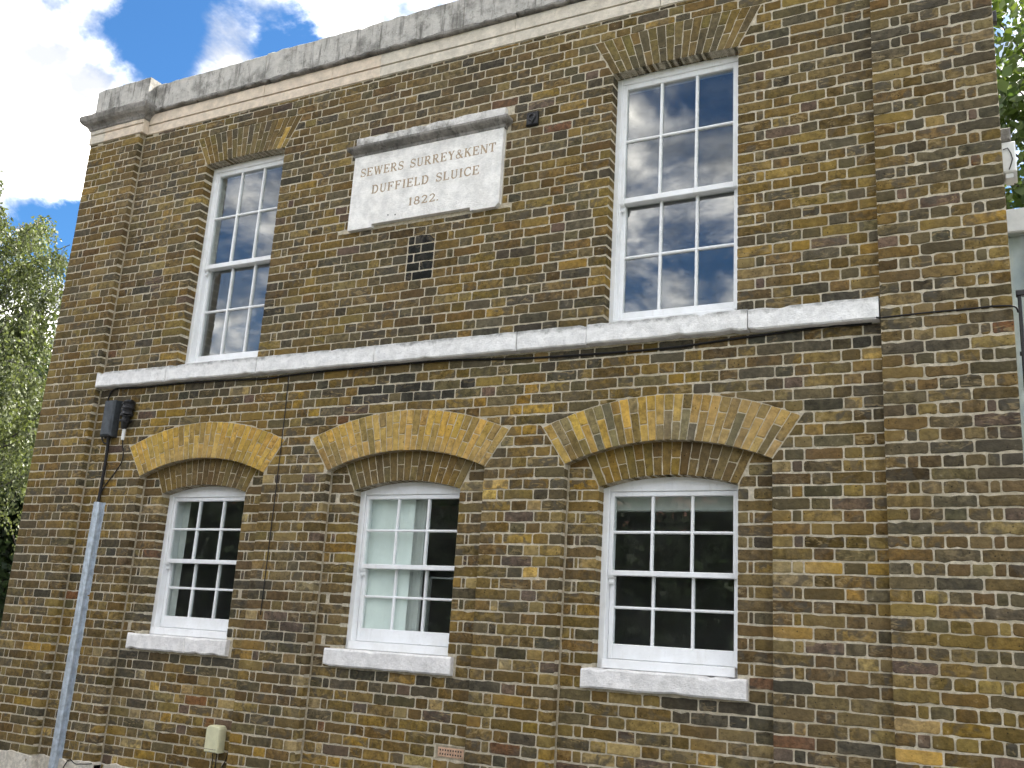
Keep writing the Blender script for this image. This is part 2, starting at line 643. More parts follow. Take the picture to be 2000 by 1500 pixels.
def fan(c, half_b, spring, rise, half_t, z_t, thick, n):
    """outline pairs (bottom, top) of an arch with n voussoirs"""
    low, R, zc, a = arc(c, half_b, spring, rise, n) if rise > 0.001 else ([(c - half_b + 2 * half_b * i / n, spring) for i in range(n + 1)], None, None, None)
    crown_t = spring + rise + thick
    rt = crown_t - z_t
    if rt > 0.001:
        top = arc(c, half_t, z_t, rt, n)[0]
    else:
        top = [(c - half_t + 2 * half_t * i / n, z_t) for i in range(n + 1)]
    return low, top


OUT = [fan(c, BH, SPR, RISE, 0.872, 3.028, 0.302, 28) for c in BAYS]
INN = [fan(c, OH, ISPR, IRISE, 0.575, 2.845, 0.225, 17) for c in BAYS]
FLAT = [fan((a + b) / 2, (b - a) / 2, UTOP, 0.012, 0.622, 5.972, 0.300, 18) for a, b in UW]

building = empty('brick_building', (0, 0, 0))
tag(building, 'two-storey brown stock brick building with white sash windows and yellow brick arches', 'building')


# ---- mortar beds: the solid wall behind the bricks
def bed(name, outline, holes, y0, y1, mat='mortar', parent=building):
    bm = bmesh.new()
    for loop in [outline] + holes:
        vs = [bm.verts.new((x, y0, z)) for x, z in loop]
        for i in range(len(vs)):
            bm.edges.new((vs[i], vs[(i + 1) % len(vs)]))
    bmesh.ops.triangle_fill(bm, edges=bm.edges[:], use_beauty=True)
    g = bmesh.ops.extrude_face_region(bm, geom=bm.faces[:])
    bmesh.ops.translate(bm, verts=[v for v in g['geom'] if isinstance(v, bmesh.types.BMVert)], vec=(0, y1 - y0, 0))
    bmesh.ops.recalc_face_normals(bm, faces=bm.faces)
    me = bpy.data.meshes.new(name)
    bm.to_mesh(me)
    bm.free()
    me.materials.append(MATS[mat])
    o = bpy.data.objects.new(name, me)
    col.objects.link(o)
    o.parent = parent
    return o


def rect(x0, x1, z0, z1):
    return [(x0, z0), (x1, z0), (x1, z1), (x0, z1)]


E = 0.0016    # mortar lies this far behind the brick faces
holes = []
for (a, b) in UW:
    holes.append(rect(a - E, b + E, 3.65, UTOP + 0.016))
for c in BAYS:
    low = arc(c, BH + E, SPR + E, RISE, 20)[0]
    holes.append([(c - BH - E, 0.02), (c + BH + E, 0.02)] + low[::-1])
wall = bed('wall', rect(PL[1] - 0.05, PR[0] + 0.05, 0.0, FRZ + 0.01), holes, E, 0.10)
pilasters = []
for x0, x1 in (PL, PR):
    pilasters.append(bed('pilaster', rect(x0 + E, x1 - E, 0.0, FRZ + 0.01), [], -T + E, 0.10))
panels = []
for c in BAYS:
    low = arc(c, OH + E, ISPR + E, IRISE, 20)[0]
    panels.append(bed('bay_panel', rect(c - BH - 0.03, c + BH + 0.03, 0.0, 3.0),
                      [[(c - OH - E, 1.40), (c + OH + E, 1.40)] + low[::-1]], RD + E, 0.158))

# ------------------------------------------------------------------ bricks
GAIN = 0.88


def pick(pal, sig=0.15):
    s = sum(w for _, w in pal)
    r = rng.random() * s
    for c, w in pal:
        r -= w
        if r <= 0:
            break
    j = rng.gauss(0, sig)
    k = [rng.gauss(0, 0.02) for _ in range(3)]
    lin = s2l(c)
    return tuple(max(0.004, v * GAIN * w * (1 + j + q)) for v, q, w in zip(lin, k, (0.97, 0.98, 0.88)))


OLIVE, BROWN, TAN, GREY, SLATE = (112, 93, 58), (105, 85, 54), (126, 107, 68), (94, 84, 64), (84, 77, 65)
OCHRE, PURPLE, RED, GOLD, PALE, BLACK = (136, 110, 60), (98, 82, 72), (112, 80, 56), (180, 148, 82), (156, 136, 96), (36, 37, 38)
P_UP = [(OLIVE, 5), (BROWN, 3.6), (TAN, 2.6), (GREY, 3.6), (SLATE, 1.3), (OCHRE, .5), (PURPLE, .4), (RED, .05)]
P_LOW = [(OLIVE, 5), (BROWN, 3.0), (TAN, 3.6), (GREY, 2.0), (SLATE, .5), (OCHRE, 1.6), (PURPLE, .4), (RED, .15), (GOLD, .10), (PALE, .4)]
P_PIER = [(OLIVE, 4), (BROWN, 2.6), (TAN, 3.0), (GREY, 2.0), (OCHRE, 2.0), (PURPLE, .6), (GOLD, .35), (PALE, .6), (SLATE, .5)]
P_BASE = [(OLIVE, 4), (TAN, 4), (BROWN, 2), (PALE, 1.4), (OCHRE, 1.8), (GREY, 1.6), (GOLD, .2), (PURPLE, .7), (RED, .25)]
P_RP = [(OLIVE, 5), (BROWN, 3.2), (TAN, 2.2), (GREY, 4.0), (SLATE, 1.5), (PURPLE, .5), (OCHRE, .4), (RED, .1)]
P_LP = [(OLIVE, 5), (BROWN, 3.2), (TAN, 3), (GREY, 2.4), (OCHRE, .9), (SLATE, .5)]
P_SOOT = [(SLATE, 4), (GREY, 3), ((72, 68, 60), 2), (OLIVE, 1.5)]
P_GRID = [((64, 62, 57), 4), ((54, 52, 48), 2), ((94, 84, 64), 1.2)]
P_BLK = [(BLACK, 5), ((46, 46, 44), 2)]
P_ARCH = [((190, 156, 90), 4.5), ((182, 150, 90), 4), ((168, 138, 80), 2.5), ((154, 130, 82), 1)]
P_ARCH3 = [((188, 154, 88), 3), ((174, 144, 84), 3), ((154, 128, 76), 2), (TAN, 2.4), ((132, 118, 88), 1.8), ((112, 104, 86), .4)]
P_INN = [((124, 102, 58), 4), (OLIVE, 3), (TAN, 2), (BROWN, 1)]
P_FLAT = [((112, 98, 60), 4), (OLIVE, 3), (GREY, 3), (TAN, 2.4), (OCHRE, .5)]
P_FLATY = [(OCHRE, 3), (TAN, 3), (GOLD, 1), (OLIVE, 2)]


def zone_palette(x, z, where):
    if where == 'lp':
        return P_LP
    if where == 'rp':
        return P_RP if z > 1.3 else P_PIER
    if 3.955 < x < 4.205 and 4.24 < z < 4.64 and where == 'wall':
        return P_BLK
    if where == 'wall' and 3.60 < x < 4.72 and 3.26 < z < 3.46:
        return P_GRID
    if where == 'wall' and 3.46 < z < 3.59 and rng.random() < 0.6:
        return P_SOOT
    if where == 'wall' and 3.72 < z < 3.82 and rng.random() < 0.5:
        return P_SOOT
    if where.startswith('bay'):
        if 1.20 < z < 1.34 and rng.random() < 0.55:
            return P_SOOT
        if z < 1.2:
            return P_BASE
        return P_LOW
    if z > STR[0]:
        return P_UP
    if x > 6.75 or (4.7 < x < 5.45):
        return P_PIER if z > 1.4 else P_LOW
    return P_LOW


def clip(poly, flags, nx, nz, d, flag):
    """keep the part of a convex polygon where nx*x+nz*z >= d; new edge gets `flag`"""
    out, of = [], []
    n = len(poly)
    for i in range(n):
        p, q = poly[i], poly[(i + 1) % n]
        a = nx * p[0] + nz * p[1] - d
        b = nx * q[0] + nz * q[1] - d
        if a >= 0:
            out.append(p)
            of.append(flags[i] if b >= 0 or True else flag)
            if b < 0:
                t = a / (a - b)
                out.append((p[0] + (q[0] - p[0]) * t, p[1] + (q[1] - p[1]) * t))
                of.append(flag)
        elif b >= 0:
            t = a / (a - b)
            out.append((p[0] + (q[0] - p[0]) * t, p[1] + (q[1] - p[1]) * t))
            of.append(flags[i])
    return out, of


def area(p):
    return 0.5 * sum(p[i][0] * p[(i + 1) % len(p)][1] - p[(i + 1) % len(p)][0] * p[i][1] for i in range(len(p)))


def subtract(poly, flags, hole):
    """convex brick minus convex hole, kept as the largest half-plane piece"""
    xs = [p[0] for p in poly]
    zs = [p[1] for p in poly]
    hx = [p[0] for p in hole]
    hz = [p[1] for p in hole]
    if max(xs) <= min(hx) or min(xs) >= max(hx) or max(zs) <= min(hz) or min(zs) >= max(hz):
        return poly, flags
    best = None
    for i in range(len(hole)):
        a, b = hole[i], hole[(i + 1) % len(hole)]
        nx, nz = (b[1] - a[1]), -(b[0] - a[0])      # outward normal of a ccw polygon
        ln = math.hypot(nx, nz)
        if ln < 1e-9:
            continue
        nx, nz = nx / ln, nz / ln
        q, f = clip(poly, flags, nx, nz, nx * a[0] + nz * a[1], 1)
        ar = area(q) if len(q) > 2 else 0
        if best is None or ar > best[0]:
            best = (ar, q, f)
    return best[1], best[2]


def inset(poly, flags, d):
    n = len(poly)
    lines = []
    for i in range(n):
        p, q = poly[i], poly[(i + 1) % n]
        dx, dz = q[0] - p[0], q[1] - p[1]
        ln = math.hypot(dx, dz)
        if ln < 0.004:
            continue
        nx, nz = -dz / ln, dx / ln
        k = d * flags[i]
        lines.append((nx, nz, nx * p[0] + nz * p[1] + k))
    out = []
    for i in range(len(lines)):
        a, b = lines[i - 1], lines[i]
        det = a[0] * b[1] - a[1] * b[0]
        if abs(det) < 0.03:
            continue
        out.append(((a[2] * b[1] - a[1] * b[2]) / det, (a[0] * b[2] - a[2] * b[0]) / det))
    return out


def brick_mesh(poly, y, depth, seed, rough=1.0, step=0.042):
    """a worn brick: rounded uneven outline, soft arris, slightly bulged face; returns verts, faces"""
    r = random.Random(seed)
    n = len(poly)
    pts = []
    for i in range(n):
        p, q, o = poly[i], poly[(i + 1) % n], poly[i - 1]
        dx, dz = q[0] - p[0], q[1] - p[1]
        ln = math.hypot(dx, dz)
        ex, ez = p[0] - o[0], p[1] - o[1]
        le = math.hypot(ex, ez)
        if ln < 1e-6 or le < 1e-6:
            continue
        cr = min(ln, le) * 0.4
        c1 = min(cr, abs(r.gauss(0.006, 0.005)) * rough + 0.002)
        c2 = min(cr, abs(r.gauss(0.006, 0.005)) * rough + 0.002)
        pts.append((p[0] - ex / le * c1, p[1] - ez / le * c1))
        if max(c1, c2) > 0.005:
            pts.append((p[0] + (-ex / le * c1 + dx / ln * c2) * 0.28, p[1] + (-ez / le * c1 + dz / ln * c2) * 0.28))
        pts.append((p[0] + dx / ln * c2, p[1] + dz / ln * c2))
        k = int(ln / step)
        nx, nz = -dz / ln, dx / ln
        bow = r.gauss(0, 0.0012) * rough
        for s in range(1, k):
            t = s / k
            jj = r.gauss(0, 0.0018) * rough + bow * 4 * t * (1 - t)
            if r.random() < 0.05 * rough:
                jj += r.uniform(0.002, 0.006) * rough
            pts.append((p[0] + dx * t + nx * jj, p[1] + dz * t + nz * jj))
    m = len(pts)
    cx = sum(p[0] for p in pts) / m
    cz = sum(p[1] for p in pts) / m
    tx, tz = r.gauss(0, 0.006), r.gauss(0, 0.012)
    dy = min(0.0004, r.gauss(-0.0008, 0.0012) * rough)
    verts = []
    for ring, (ins, yy) in enumerate(((0.0055, -0.0016), (0.0, 0.0008), (0.0, depth))):
        for (x, z) in pts:
            vx, vz = cx - x, cz - z
            L = math.hypot(vx, vz) or 1
            # push towards the middle by `ins`
            ii = ins * (1 + (r.random() - 0.5) * 0.7)
            X, Z = x + vx / L * ii, z + vz / L * ii
            Y = y + yy + dy
            if ring < 1:
                Y += (X - cx) * tx + (Z - cz) * tz
            verts.append((X, Y, Z))
    verts.append((cx, y - 0.0032 + dy, cz))
    faces = []
    for i in range(m):
        j = (i + 1) % m
        faces.append((3 * m, i, j))
        for ring in range(2):
            faces.append((ring * m + i, (ring + 1) * m + i, (ring + 1) * m + j, ring * m + j))
    return verts, faces


BR = []      # (verts, faces, colour, centre, parent)


def put(poly, flags, y, depth, pal_where, parent, joint=0.0052, pal=None, rough=1.0, store=None, holes=(), minarea=0.0022):
    for h in holes:
        poly, flags = subtract(poly, flags, h)
        if len(poly) < 3 or area(poly) < minarea:
            return
    q = inset(poly, flags, joint)
    if len(q) < 3 or area(q) < minarea * 0.5:
        return
    xs = [p[0] for p in q]
    zs = [p[1] for p in q]
    if max(zs) - min(zs) < 0.018 or max(xs) - min(xs) < 0.018:
        return
    cx, cz = (min(xs) + max(xs)) / 2, (min(zs) + max(zs)) / 2
    c = pick(pal or zone_palette(cx, cz, pal_where), 0.15 if store is None else 0.08)
    v, f = brick_mesh(q, y, depth, rng.random(), rough)
    (BR if store is None else store).append((v, f, c + (rng.random() if store is None else rng.random() * 0.42,), Vector((cx, y, cz)), parent, area(q)))


S_, H_, C_ = 0.232, 0.117, 0.062


def fill(a, b, k, style):
    """lengths of the bricks of course k between a and b"""
    L = b - a
    best = None
    for tries in range(5):
        seq = []
        tot = 0
        odd = (k % 2 == 1)
        i = 0
        if style == 'english':
            seq = [H_, C_] if odd else [S_]
            tot = sum(seq)
            while tot < L - 0.03:
                q = H_ if odd else S_
                if odd and L - tot < 0.19 and L - tot > 0.10:
                    q = C_ if L - tot > 0.16 else L - tot
                seq.append(q)
                tot += q
        else:
            if odd:
                seq = [H_, C_]
                nxt = 'S'
            else:
                seq = [S_]
                nxt = 'H'
            tot = sum(seq)
            while tot < L - 0.035:
                q = S_ if nxt == 'S' else H_
                if nxt == 'H':
                    nxt = 'H' if rng.random() < 0.22 else 'S'
                else:
                    nxt = 'H' if rng.random() < 0.93 else 'S'
                rem = L - tot
                if q > rem + 0.03:
                    q = rem if rem > 0.05 else q
                seq.append(q)
                tot += q
        sf = L / tot
        if best is None or abs(sf - 1) < abs(best[0] - 1):
            best = (sf, seq)
        if abs(sf - 1) < 0.04:
            break
    sf, seq = best
    xs = [a]
    for i, q in enumerate(seq):
        xs.append(xs[-1] + q * sf)
    xs = [xs[0]] + [x + rng.gauss(0, 0.0035) for x in xs[1:-1]] + [b]
    return xs


def lay(x0, x1, y, where, parent, cuts, holes, style='flemish', deep=0.1, zlo=0.0, zhi=FRZ, rough=1.0):
    k0 = int((zlo - ZREF) / COURSE) - 1
    for k in range(k0, 90):
        z0 = ZREF + COURSE * k
        z1 = z0 + COURSE
        if z1 <= zlo + 0.01 or z0 >= zhi - 0.01:
            continue
        z0, z1 = max(z0, zlo), min(z1, zhi)
        zm = (z0 + z1) / 2
        gaps = sorted((a, b) for a, b, c, d in cuts if c < zm < d)
        segs = []
        cur = x0
        for a, b in gaps:
            if a > cur:
                segs.append((cur, a))
            cur = max(cur, b)
        if cur < x1:
            segs.append((cur, x1))
        for a, b in segs:
            px0, px1 = 3.955, 4.205
            if where == 'wall' and a < px0 and b > px1 and 4.25 < zm < 4.64:
                mid = [px0, px0 + 0.125, px1] if k % 2 else [px0, px0 + 0.062, px1]
                xs = fill(a, px0, k, style)[:-1] + mid + fill(px1, b, k + 1, style)[1:]
            else:
                xs = fill(a, b, k, style)
            # joints wander a little along the course
            w = [math.sin(x * 1.7 + k * 2.1) * 0.0012 + rng.gauss(0, 0.0011) for x in xs]
            for i in range(len(xs) - 1):
                p = [(xs[i], z0 + w[i]), (xs[i + 1], z0 + w[i + 1]), (xs[i + 1], z1 + w[i + 1]), (xs[i], z1 + w[i])]
                fl = [1, 0 if i == len(xs) - 2 else 1, 1, 0 if i == 0 else 1]
                end = i in (0, len(xs) - 2)
                put(p, fl, y, deep if end else 0.03, where, parent, holes=holes, rough=rough)


def ccw(p):
    return p if area(p) > 0 else p[::-1]


def fan_hole(low, top):
    return ccw([low[0], low[-1]] + top[::-1])


wall_cuts = [(a, b, 3.60, UTOP + 0.005) for a, b in UW] + [(c - BH, c + BH, -1, SPR) for c in BAYS]
PLAQUE = [rect(3.362, 4.776, 4.748, 5.402), rect(3.362, 4.776, 5.39, 5.578)]
wall_holes = [fan_hole(*q) for q in OUT] + [fan_hole(*q) for q in FLAT] + [rect(-1, 9, *STR)] + PLAQUE
lay(PL[1], PR[0], 0.0, 'wall', wall, wall_cuts, wall_holes, deep=0.098)
lay(PL[0], PL[1], -T, 'lp', pilasters[0], [], [], deep=0.085, rough=0.9)
lay(PR[0], PR[1], -T, 'rp', pilasters[1], [], [], style='english', deep=0.085, rough=1.5)
for c, pn, inn in zip(BAYS, panels, INN):
    cuts = [(c - OH, c + OH, 1.45, ISPR), (c - 0.54, c + 0.54, 1.338, 1.45)]
    lay(c - BH, c + BH, RD, 'bay', pn, cuts, [fan_hole(*inn), rect(4.515, 4.757, 0.797, 0.892)], deep=0.1, zhi=2.95)

# ---- arches
VOUS = []


def arch(name, low, top, y, depth, pal, split=True, joint=0.003, special=None):
    e = bed(name, [low[0]] + [low[-1]] + top[::-1] if False else (list(low) + list(top)[::-1]), [], y + E, y + depth - 0.01)
    # the mortar of the arch is a hair inside its own outline
    n = len(low) - 1
    for i in range(n):
        b0, b1, t0, t1 = low[i], low[i + 1], top[i], top[i + 1]

        def at(u, s):
            a = (b0[0] + (t0[0] - b0[0]) * u, b0[1] + (t0[1] - b0[1]) * u)
            b = (b1[0] + (t1[0] - b1[0]) * u, b1[1] + (t1[1] - b1[1]) * u)
            return (a[0] + (b[0] - a[0]) * s, a[1] + (b[1] - a[1]) * s)
        if split:
            cutsu = [0, (0.36 if i % 2 else 0.66) + rng.gauss(0, 0.03), 1]
        else:
            cutsu = [0, 0.5 + rng.gauss(0, 0.03), 1] if i % 2 else [0, 1]
        for u0, u1 in zip(cutsu[:-1], cutsu[1:]):
            poly = ccw([at(u0, 0), at(u0, 1), at(u1, 1), at(u1, 0)])
            fl = [0 if u0 == 0 else 1, 1, 0 if u1 == 1 else 1, 1]
            pp = pal
            if special and special(i, u0):
                pp = special(i, u0)
            put(poly, fl, y, depth, 'arch', e, joint=joint, pal=pp, rough=0.7, store=VOUS, minarea=0.001)
    return e


for i, (low, top) in enumerate(OUT):
    arch('relieving_arch', low, top, -0.001, 0.056, P_ARCH3 if i == 2 else P_ARCH)
for low, top in INN:
    arch('window_arch', low, top, RD - 0.001, 0.105, P_INN, split=False)
for i, (low, top) in enumerate(FLAT):
    arch('flat_arch', low, top, -0.001, 0.10, P_FLAT, split=True,
         special=(lambda i, u: P_FLATY if i > 12 else None) if i == 0 else None)


# ---- link the bricks: the 300 that show largest as pieces, the rest as one mass
def screen(p):
    d = p - CAM
    w = d.dot(FWD)
    return (0.5 + 0.96 * d.dot(RIGHT) / w, 0.5 + 1.28 * d.dot(DOWN) / w, w)


def set_col(me, cols):
    at = me.attributes.new('Col', 'FLOAT_COLOR', 'POINT')
    at.data.foreach_set('color', cols)


def link_brick(name, b):
    v, f, c, ctr, parent, ar = b
    me = bpy.data.meshes.new(name)
    me.from_pydata([(x - ctr.x, y - ctr.y, z - ctr.z) for x, y, z in v], [], f)
    me.materials.append(MATS['brick'])
    set_col(me, list(c) * len(v))
    o = bpy.data.objects.new(name, me)
    col.objects.link(o)
    o.location = ctr
    o.parent = parent


def score(b):
    x, y, w = screen(b[3])
    if not (0.0 < x < 1.0 and 0.0 < y < 1.0):
        return 0
    d = (b[3] - CAM)
    return b[5] * (d.y / d.length) / (w * w)


BR.sort(key=score, reverse=True)
for b in BR[:300]:
    link_brick('brick', b)
for b in VOUS:
    link_brick('voussoir', b)
V, F, CC = [], [], []
for v, f, c, ctr, parent, ar in BR[300:]:
    k = len(V)
    V += v
    F += [tuple(i + k for i in q) for q in f]
    CC += list(c) * len(v)
me = bpy.data.meshes.new('brickwork')
me.from_pydata(V, [], F)
me.materials.append(MATS['brick'])
set_col(me, CC)
o = bpy.data.objects.new('brickwork', me)
col.objects.link(o)
o.parent = building
o['kind'] = 'stuff'
print('bricks', len(BR), 'voussoirs', len(VOUS), 'verts', len(V))

# ---- mortar fillets struck into the inner corners
for x, y, z0, z1, sgn in [(PL[1], 0.0, 0.45, FRZ, 1)] + [(c - BH, RD, 0.44, SPR + 0.01, 1) for c in BAYS]:
    mbf = MB()
    n = 60
    r2 = random.Random(x)
    rings = []
    for i in range(n + 1):
        z = z0 + (z1 - z0) * i / n
        w = 0.015 + r2.gauss(0, 0.0022)
        d = 0.008 + r2.gauss(0, 0.001)
        rings += [(x - 0.004, y - d * 1.6, z), (x + w * 0.5, y - d, z), (x + w, y + 0.003, z), (x + w, y + 0.012, z)]
    fs = []
    for i in range(n):
        for q in range(3):
            a = i * 4 + q
            fs.append((a, a + 1, a + 5, a + 4))
    mbf.add(rings, fs)
    mbf.build('corner_mortar', 'fillet_mortar', building, fix=True)


# ------------------------------------------------------------------ dressed stone
def rough_block(x0, x1, y0, y1, z0, z1, seed, b=0.008, wob=0.004, step=0.07, chips=0.0):
    """weathered stone block: front face grid with uneven arrises; returns MB"""
    r = random.Random(seed)
    nx = max(2, int((x1 - x0) / step))
    prof = [(y1, z0), (y0 + b, z0), (y0, z0 + b), (y0, z1 - b), (y0 + b, z1), (y1, z1)]
    mid = (z0 + z1) / 2
    prof.insert(3, (y0, mid))
    n = len(prof)
    vs = []
    for i in range(nx + 1):
        x = x0 + (x1 - x0) * i / nx
        lo = r.gauss(0, wob)
        hi = r.gauss(0, wob)
        if r.random() < chips:
            lo += r.uniform(0.004, 0.014)
        if r.random() < chips:
            hi -= r.uniform(0.004, 0.018)
        fr = r.gauss(0, wob * 0.4)
        ex = b * 0.5 if i in (0, nx) else 0
        for j, (y, z) in enumerate(prof):
            zz = z + (lo if j in (1, 2) else hi if j in (4, 5) else 0)
            yy = y + (fr + ex if j in (2, 3, 4) else 0)
            vs.append((x, yy, zz))
    fs = []
    for i in range(nx):
        for j in range(n - 1):
            a = i * n + j
            fs.append((a, a + n, a + n + 1, a + 1))
        fs.append((i * n + n - 1, (i + 1) * n + n - 1, (i + 1) * n, i * n))
    fs.append(tuple(range(n)))
    fs.append(tuple(nx * n + j for j in range(n))[::-1])
    q = MB()
    q.add(vs, fs)
    return q


# string course
sj = [0.705, 1.581, 2.608, 3.789, 5.019, 5.557, 6.666, 7.452]
string = empty('string_course', (0.7, 0, STR[0]), building)
for i in range(len(sj) - 1):
    rough_block(sj[i] + 0.003, sj[i + 1] - 0.003, -0.084 + rng.gauss(0, 0.002), 0.16, STR[0] + rng.gauss(0, .002), STR[1] + rng.gauss(0, .002), 100 + i,
                0.010, 0.0014, 0.05, 0.10).build('stone_block', 'string_stone', string)

# sills under the lower windows
for i, c in enumerate(BAYS):
    x0, x1 = ((1.492, 2.578), (3.532, 4.612), (5.577, 6.637))[i]
    if i == 0:
        sl = empty('window_sill', (c, RD, 1.34), building)
        for a, b in ((x0, 2.14), (2.143, x1)):
            rough_block(a, b, 0.02, 0.20, 1.338, 1.462, 200 + a, 0.012, 0.0016, 0.06, 0.12).build('stone_block', 'sill_stone', sl)
    else:
        rough_block(x0, x1, 0.02, 0.20, 1.338, 1.462, 210 + i, 0.012, 0.0016, 0.06, 0.12).build('window_sill', 'sill_stone', building)

# frieze: two flat bands with a sunk line, jointed
frieze = empty('frieze', (0, 0, FRZ), building)


def frieze_piece(x0, x1, yf, mat, y1=0.12):
    q = MB()
    q.box(x0, x1, yf + 0.006, y1, FRZ + 0.002, 6.252, 0.003)
    q.box(x0, x1, yf + 0.016, y1, 6.252, 6.260)
    q.box(x0, x1, yf, y1, 6.260, 6.372, 0.003)
    q.build('stone_block', mat, frieze)


fj = [0.742, 0.94, 2.207, 2.986, 3.499, 4.797, 6.0, 7.415]
for i in range(len(fj) - 1):
    frieze_piece(fj[i] + 0.001, fj[i + 1] - 0.001, -0.014 + rng.gauss(0, 0.0012), 'frieze_stone' if i < 4 else 'frieze_pale')
for x0, x1 in ((-0.018, 0.20), (0.202, 0.74), (7.417, 8.18)):
    frieze_piece(x0, x1, -T - 0.018, 'frieze_pale' if x0 < 0 else 'frieze_stone')
# eroded lip on the main run
cornice = empty('cornice', (0, 0, 6.37), building)
for i, (a, b) in enumerate(((0.742, 2.22), (2.223, 3.47), (3.473, 4.81), (4.813, 6.1), (6.103, 7.415))):
    rough_block(a, b, -0.052, 0.2, 6.374, 6.412, 300 + i, 0.010, 0.004, 0.045, 0.3).build('lip_stone', 'cornice_stone', cornice)


# moulded caps over the pilasters: cyma profile carried round three sides
def moulded_cap(x0, x1, yf):
    prof = [(0.000, 6.300), (0.010, 6.306), (0.014, 6.325), (0.030, 6.345), (0.058, 6.362), (0.078, 6.388), (0.084, 6.418), (0.084, 6.436),
            (0.074, 6.452), (0.050, 6.468), (0.0, 6.476)]
    yb = 0.25
    n = len(prof)
    r3 = random.Random(x0)
    path = []
    for t in range(5):
        path.append((x0, yb + (yf - yb) * t / 4, (-1, 0)))
    path[-1] = (x0, yf, (-1, -1))
    K = 12
    for t in range(1, K):
        path.append((x0 + (x1 - x0) * t / K, yf, (0, -1)))
    path.append((x1, yf, (1, -1)))
    for t in range(1, 5):
        path.append((x1, yf + (yb - yf) * t / 4, (1, 0)))
    vs = []
    for (x, y, d) in path:
        w = r3.gauss(0, 0.003)
        for (p, z) in prof:
            vs.append((x + d[0] * (p + w * (p > 0.05)), y + d[1] * (p + w * (p > 0.05)), z + w * 0.4))
    fs = []
    for i in range(len(path) - 1):
        for j in range(n - 1):
            a = i * n + j
            fs.append((a, a + n, a + n + 1, a + 1))
    k = len(vs)
    for zz in (6.476, 6.300):
        vs += [(x0, yb, zz), (x0, yf, zz), (x1, yf, zz), (x1, yb, zz)]
    fs += [(k, k + 1, k + 2, k + 3), (k + 7, k + 6, k + 5, k + 4)]
    q = MB()
    q.add(vs, fs)
    q.build('moulded_cap', 'cornice_stone', cornice, fix=False)


moulded_cap(-0.02, 0.742, -T - 0.018)
moulded_cap(7.415, 8.18, -T - 0.018)

# coping / blocking course
coping = empty('coping', (0, 0, 6.41), building)
cj = [0.762, 2.18, 2.60, 3.47, 4.30, 5.3, 6.4, 7.40]
for i in range(len(cj) - 1):
    rough_block(cj[i] + 0.002, cj[i + 1] - 0.002, -0.018 + rng.gauss(0, .003), 0.30, 6.412, 6.705 + rng.gauss(0, .006), 400 + i, 0.012, 0.0028, 0.05, 0.16).build('coping_stone', 'coping_stone', coping)
for a, b in ((0.022, 0.27), (0.275, 0.758), (7.404, 8.14)):
    rough_block(a, b, -0.100, 0.30, 6.477, 6.748, 500 + a, 0.010, 0.002, 0.06, 0.15).build('coping_stone', 'coping_stone', coping)

# rendered plinth at the foot
plinth = empty('plinth', (0, 0, 0), building)
r4 = random.Random(7)
for x0, x1, yf in ((-0.006, PL[1] + 0.006, -T - 0.008), (PL[1] + 0.008, BAYS[0] - BH, -0.008), (BAYS[0] - BH, BAYS[0] + BH, RD - 0.008),
                   (BAYS[0] + BH, BAYS[1] - BH, -0.008), (BAYS[1] - BH, BAYS[1] + BH, RD - 0.008), (BAYS[1] + BH, BAYS[2] - BH, -0.008),
                   (BAYS[2] - BH, BAYS[2] + BH, RD - 0.008), (BAYS[2] + BH, PR[0] - 0.008, -0.008), (PR[0] - 0.006, BW + 0.006, -T - 0.008)):
    rough_block(x0, x1, yf, 0.12, 0.0, 0.437, x0, 0.006, 0.006, 0.06, 0.3).build('render_coat', 'render_coat', plinth)

# ------------------------------------------------------------------ shell of the building
mb = MB()
mb.box(0.012, 0.30, 0.101, 5.6, 0, 6.40)
mb.build('side_wall', 'flank_brick', building)
mb = MB()
mb.box(7.86, BW - 0.012, 0.101, 5.6, 0, 6.40)
mb.build('side_wall', 'flank_brick', building)
mb = MB()
mb.box(0.302, 7.858, 5.3, 5.598, 0, 6.40)
mb.build('rear_wall', 'flank_brick', building)
mb = MB()
mb.box(0.303, 7.857, 0.302, 5.298, 6.05, 6.30)
mb.build('roof', 'roof_lead', building)
mb = MB()
mb.box(0.301, 7.859, 0.16, 0.30, 5.80, 6.36)
mb.build('parapet_core', 'flank_brick', building)
mb = MB()
mb.box(0.303, 7.857, 0.235, 5.298, 3.05, 3.35)
mb.build('upper_floor', 'floor_boards', building)
mb = MB()
mb.box(0.303, 7.857, 0.2, 5.298, 0.05, 0.25)
mb.build('lower_floor', 'floor_boards', building)
mb = MB()
mb.box(0.31, 7.85, 3.6, 3.7, 0.26, 3.04)
mb.box(0.31, 7.85, 4.2, 4.3, 3.36, 6.04)
mb.build('inner_wall', 'plaster', building)
for xa, xb in ((0.3015, 0.322), (7.838, 7.8585)):
    for za, zb in ((0.252, 3.048), (3.352, 6.048)):
        mb = MB()
        mb.box(xa, xb, 0.31, 5.29, za, zb)
        mb.build('inner_lining', 'plaster', building)


# ------------------------------------------------------------------ sash windows
def bars(win, name, mat, *boxes, b=0.004):
    q = MB()
    for bx in boxes:
        q.box(*bx, b)
    return q.build(name, mat, win)


